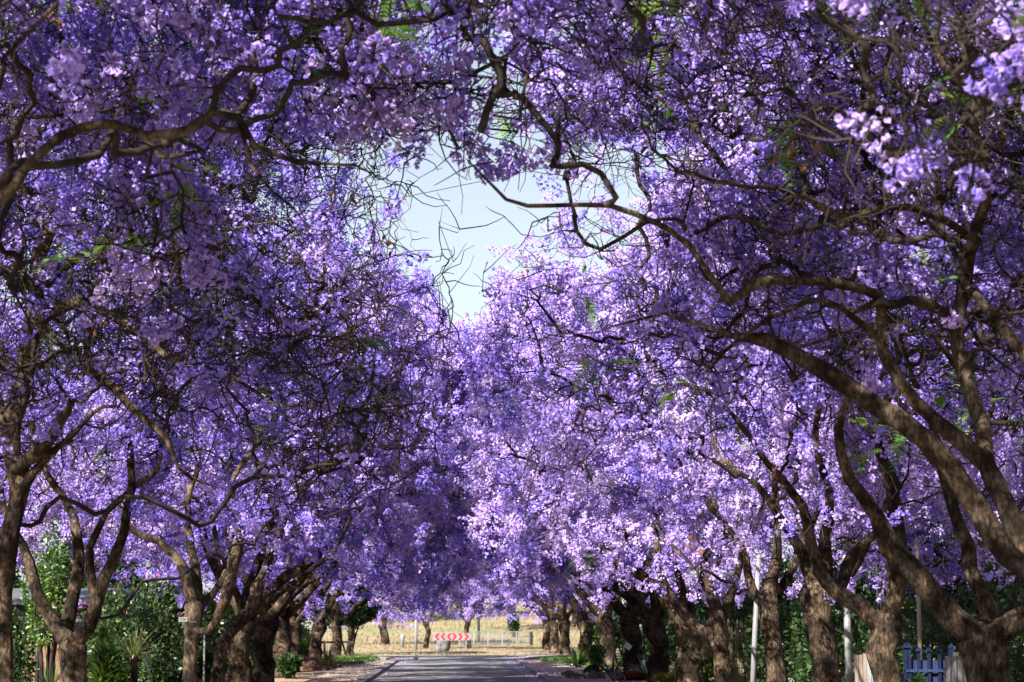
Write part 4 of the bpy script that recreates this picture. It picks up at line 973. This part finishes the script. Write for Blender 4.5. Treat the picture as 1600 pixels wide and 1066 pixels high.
# blue palisade gate
Y = 40; x0, x1 = xat(1411, Y), xat(1489, Y); root = empty('blue_gate', ((x0 + x1) / 2, Y, 0)); tag(root, 'blue metal gate with pointed posts between the two right trunks', 'gate')
L_ = x1 - x0
for k, u in enumerate((.03, .11, .30, .50, .71, .95)):
    h = 1.52 if k in (0, 1, 5) else 1.46; wd = .1 if k == 5 else .055; x = -L_ / 2 + L_ * u
    p_ = MB().box((x, 0, h / 2 - .1), (wd, wd, h + .2)).build('post', M_BLUE, root)
    MB().cone((x, 0, h + .001), .085, .09).build('finial', M_BLUE, p_)
m = MB()
for k in range(14): m.box((-L_ / 2 + L_ * (k + .5) / 14, .05, .62), (L_ / 14 * .92, .02, 1.36))
m.build('sheet_panel', M_LBLUE, root)
MB().box((0, -.045, 1.12), (L_ * .94, .02, .05)).build('rail', M_LBLUE, root)
MB().box((L_ * .14, -.06, .78), (L_ * .32, .03, .17)).build('letter_box', M_LBLUE, root)
o = MB().box((0, 0, .6), (.085, .085, 1.7)).build('gate_post', M_DWOOD); o.location = (xat(1492, 39.4), 39.4, 0); tag(o, 'dark timber post at the right end of the blue gate', 'post')
root = empty('garden_tool', (xat(1475, 39), 39, 0)); tag(root, 'red pole leaning at the blue gate', 'pole')
MB().tube([(0, 0, 0), (.03, .1, 1.0)], .014, 6).build('shaft', M_RED, root); MB().tube([(.03, .1, 1.0), (.032, .105, 1.06)], .018, 6).build('cap', M_WHITE, root)
root = empty('orange_bin', (xat(1481, 38.6), 38.6, 0)); tag(root, 'orange and white box at the foot of the blue gate', 'box')
MB().box((0.02, 0, .42), (.11, .2, .9)).build('body', M_ORANGE, root); MB().box((-.06, 0, .42), (.035, .21, .94)).build('side_panel', M_WHITE, root); MB().box((-.02, 0, .40), (.035, .16, .86)).build('recess', M_INK, root)
# white corrugated panel
Y = 37; root = empty('corrugated_fence', (xat(1522, Y), Y, 0)); tag(root, 'white corrugated fence panel behind the stout forked trunk', 'fence')
n = 60; Wd = 1.0; V = []
for i in range(n + 1):
    x = -Wd / 2 + Wd * i / n; yy = .018 * math.sin(i * 1.05)
    h = 1.42 - .55 * max(0, (i / n - .25))
    V += [(x, yy, -.1), (x, yy, h), (x, yy + .006, h), (x, yy + .006, -.1)]
m = MB(); m.add(V, [(i * 4 + a, i * 4 + a + 4, i * 4 + (a + 1) % 4 + 4, i * 4 + (a + 1) % 4) for i in range(n) for a in range(4)]); m.build('sheet', M_WHITE, root)
m = MB()
for k in range(12): m.box((-Wd / 2 - .02, 0, .1 + k * .1), (.03, .03, .045))
m.build('edge_clips', M_INK, root)
# paling fence
root = empty('paling_fence', (xat(1349, 46), 46, 0)); tag(root, 'short fence of weathered palings behind the thick pale pole', 'fence'); rg = random.Random(4)
for k in range(5):
    MB().box((-.16 + k * .085, rg.uniform(-.01, .01), .6 + rg.uniform(-.02, .02)), (.072, .03, 1.45), ry=rg.uniform(-.01, .01)).build('paling', M_WOOD if k < 3 else M_WOOD2, root)
for z in (.4, 1.0): MB().box((0, .05, z), (.5, .04, .07)).build('rail', M_WOOD, root)
# reed fence
root = empty('reed_fence', (xat(1150, 74), 74, 0)); tag(root, 'tall fence of split reeds behind the thin white pole', 'fence'); m = MB(); rg = random.Random(6)
for k in range(70):
    x = -1.6 + k * .047; h = 1.9 + rg.uniform(-.25, .25); m.tube([(x, rg.uniform(-.03, .03), -.1), (x + rg.uniform(-.03, .03), rg.uniform(-.03, .03), h)], .02, 5)
m.build('reeds', M_REED, root); m = MB()
for z in (.5, 1.4): m.tube([(-1.65, -.05, z), (1.65, -.05, z)], .015, 5)
m.build('binding_wires', M_STEEL, root)
# overhead wires
def wire(pts, r, mat, label, sag=.0):
    P = [np.array(at(*p)) for p in pts]; out = []
    a, b = P[0], P[-1]; a2 = a - (b - a) * .6; b2 = b + (b - a) * .6
    for i in range(41):
        t = i / 40; q = a2 + (b2 - a2) * t; q = q.copy(); q[2] -= sag * 4 * t * (1 - t); out.append(q)
    tag(MB().tube(out, r, 6).build('overhead_wire', mat), label, 'wire', 'overhead service wires')
wire([(200, 357, 26), (880, 232, 29)], .006, M_STEEL, 'pale service wire slanting up across the sky gap', .25)
wire([(320, 834, 50), (660, 782, 62)], .0075, M_STEEL, 'lower pale wire in front of the left crowns', .3)
wire([(790, 812, 62), (868, 797, 66)], .014, M_BLACK, 'short dark wire in front of the right crowns', .1)
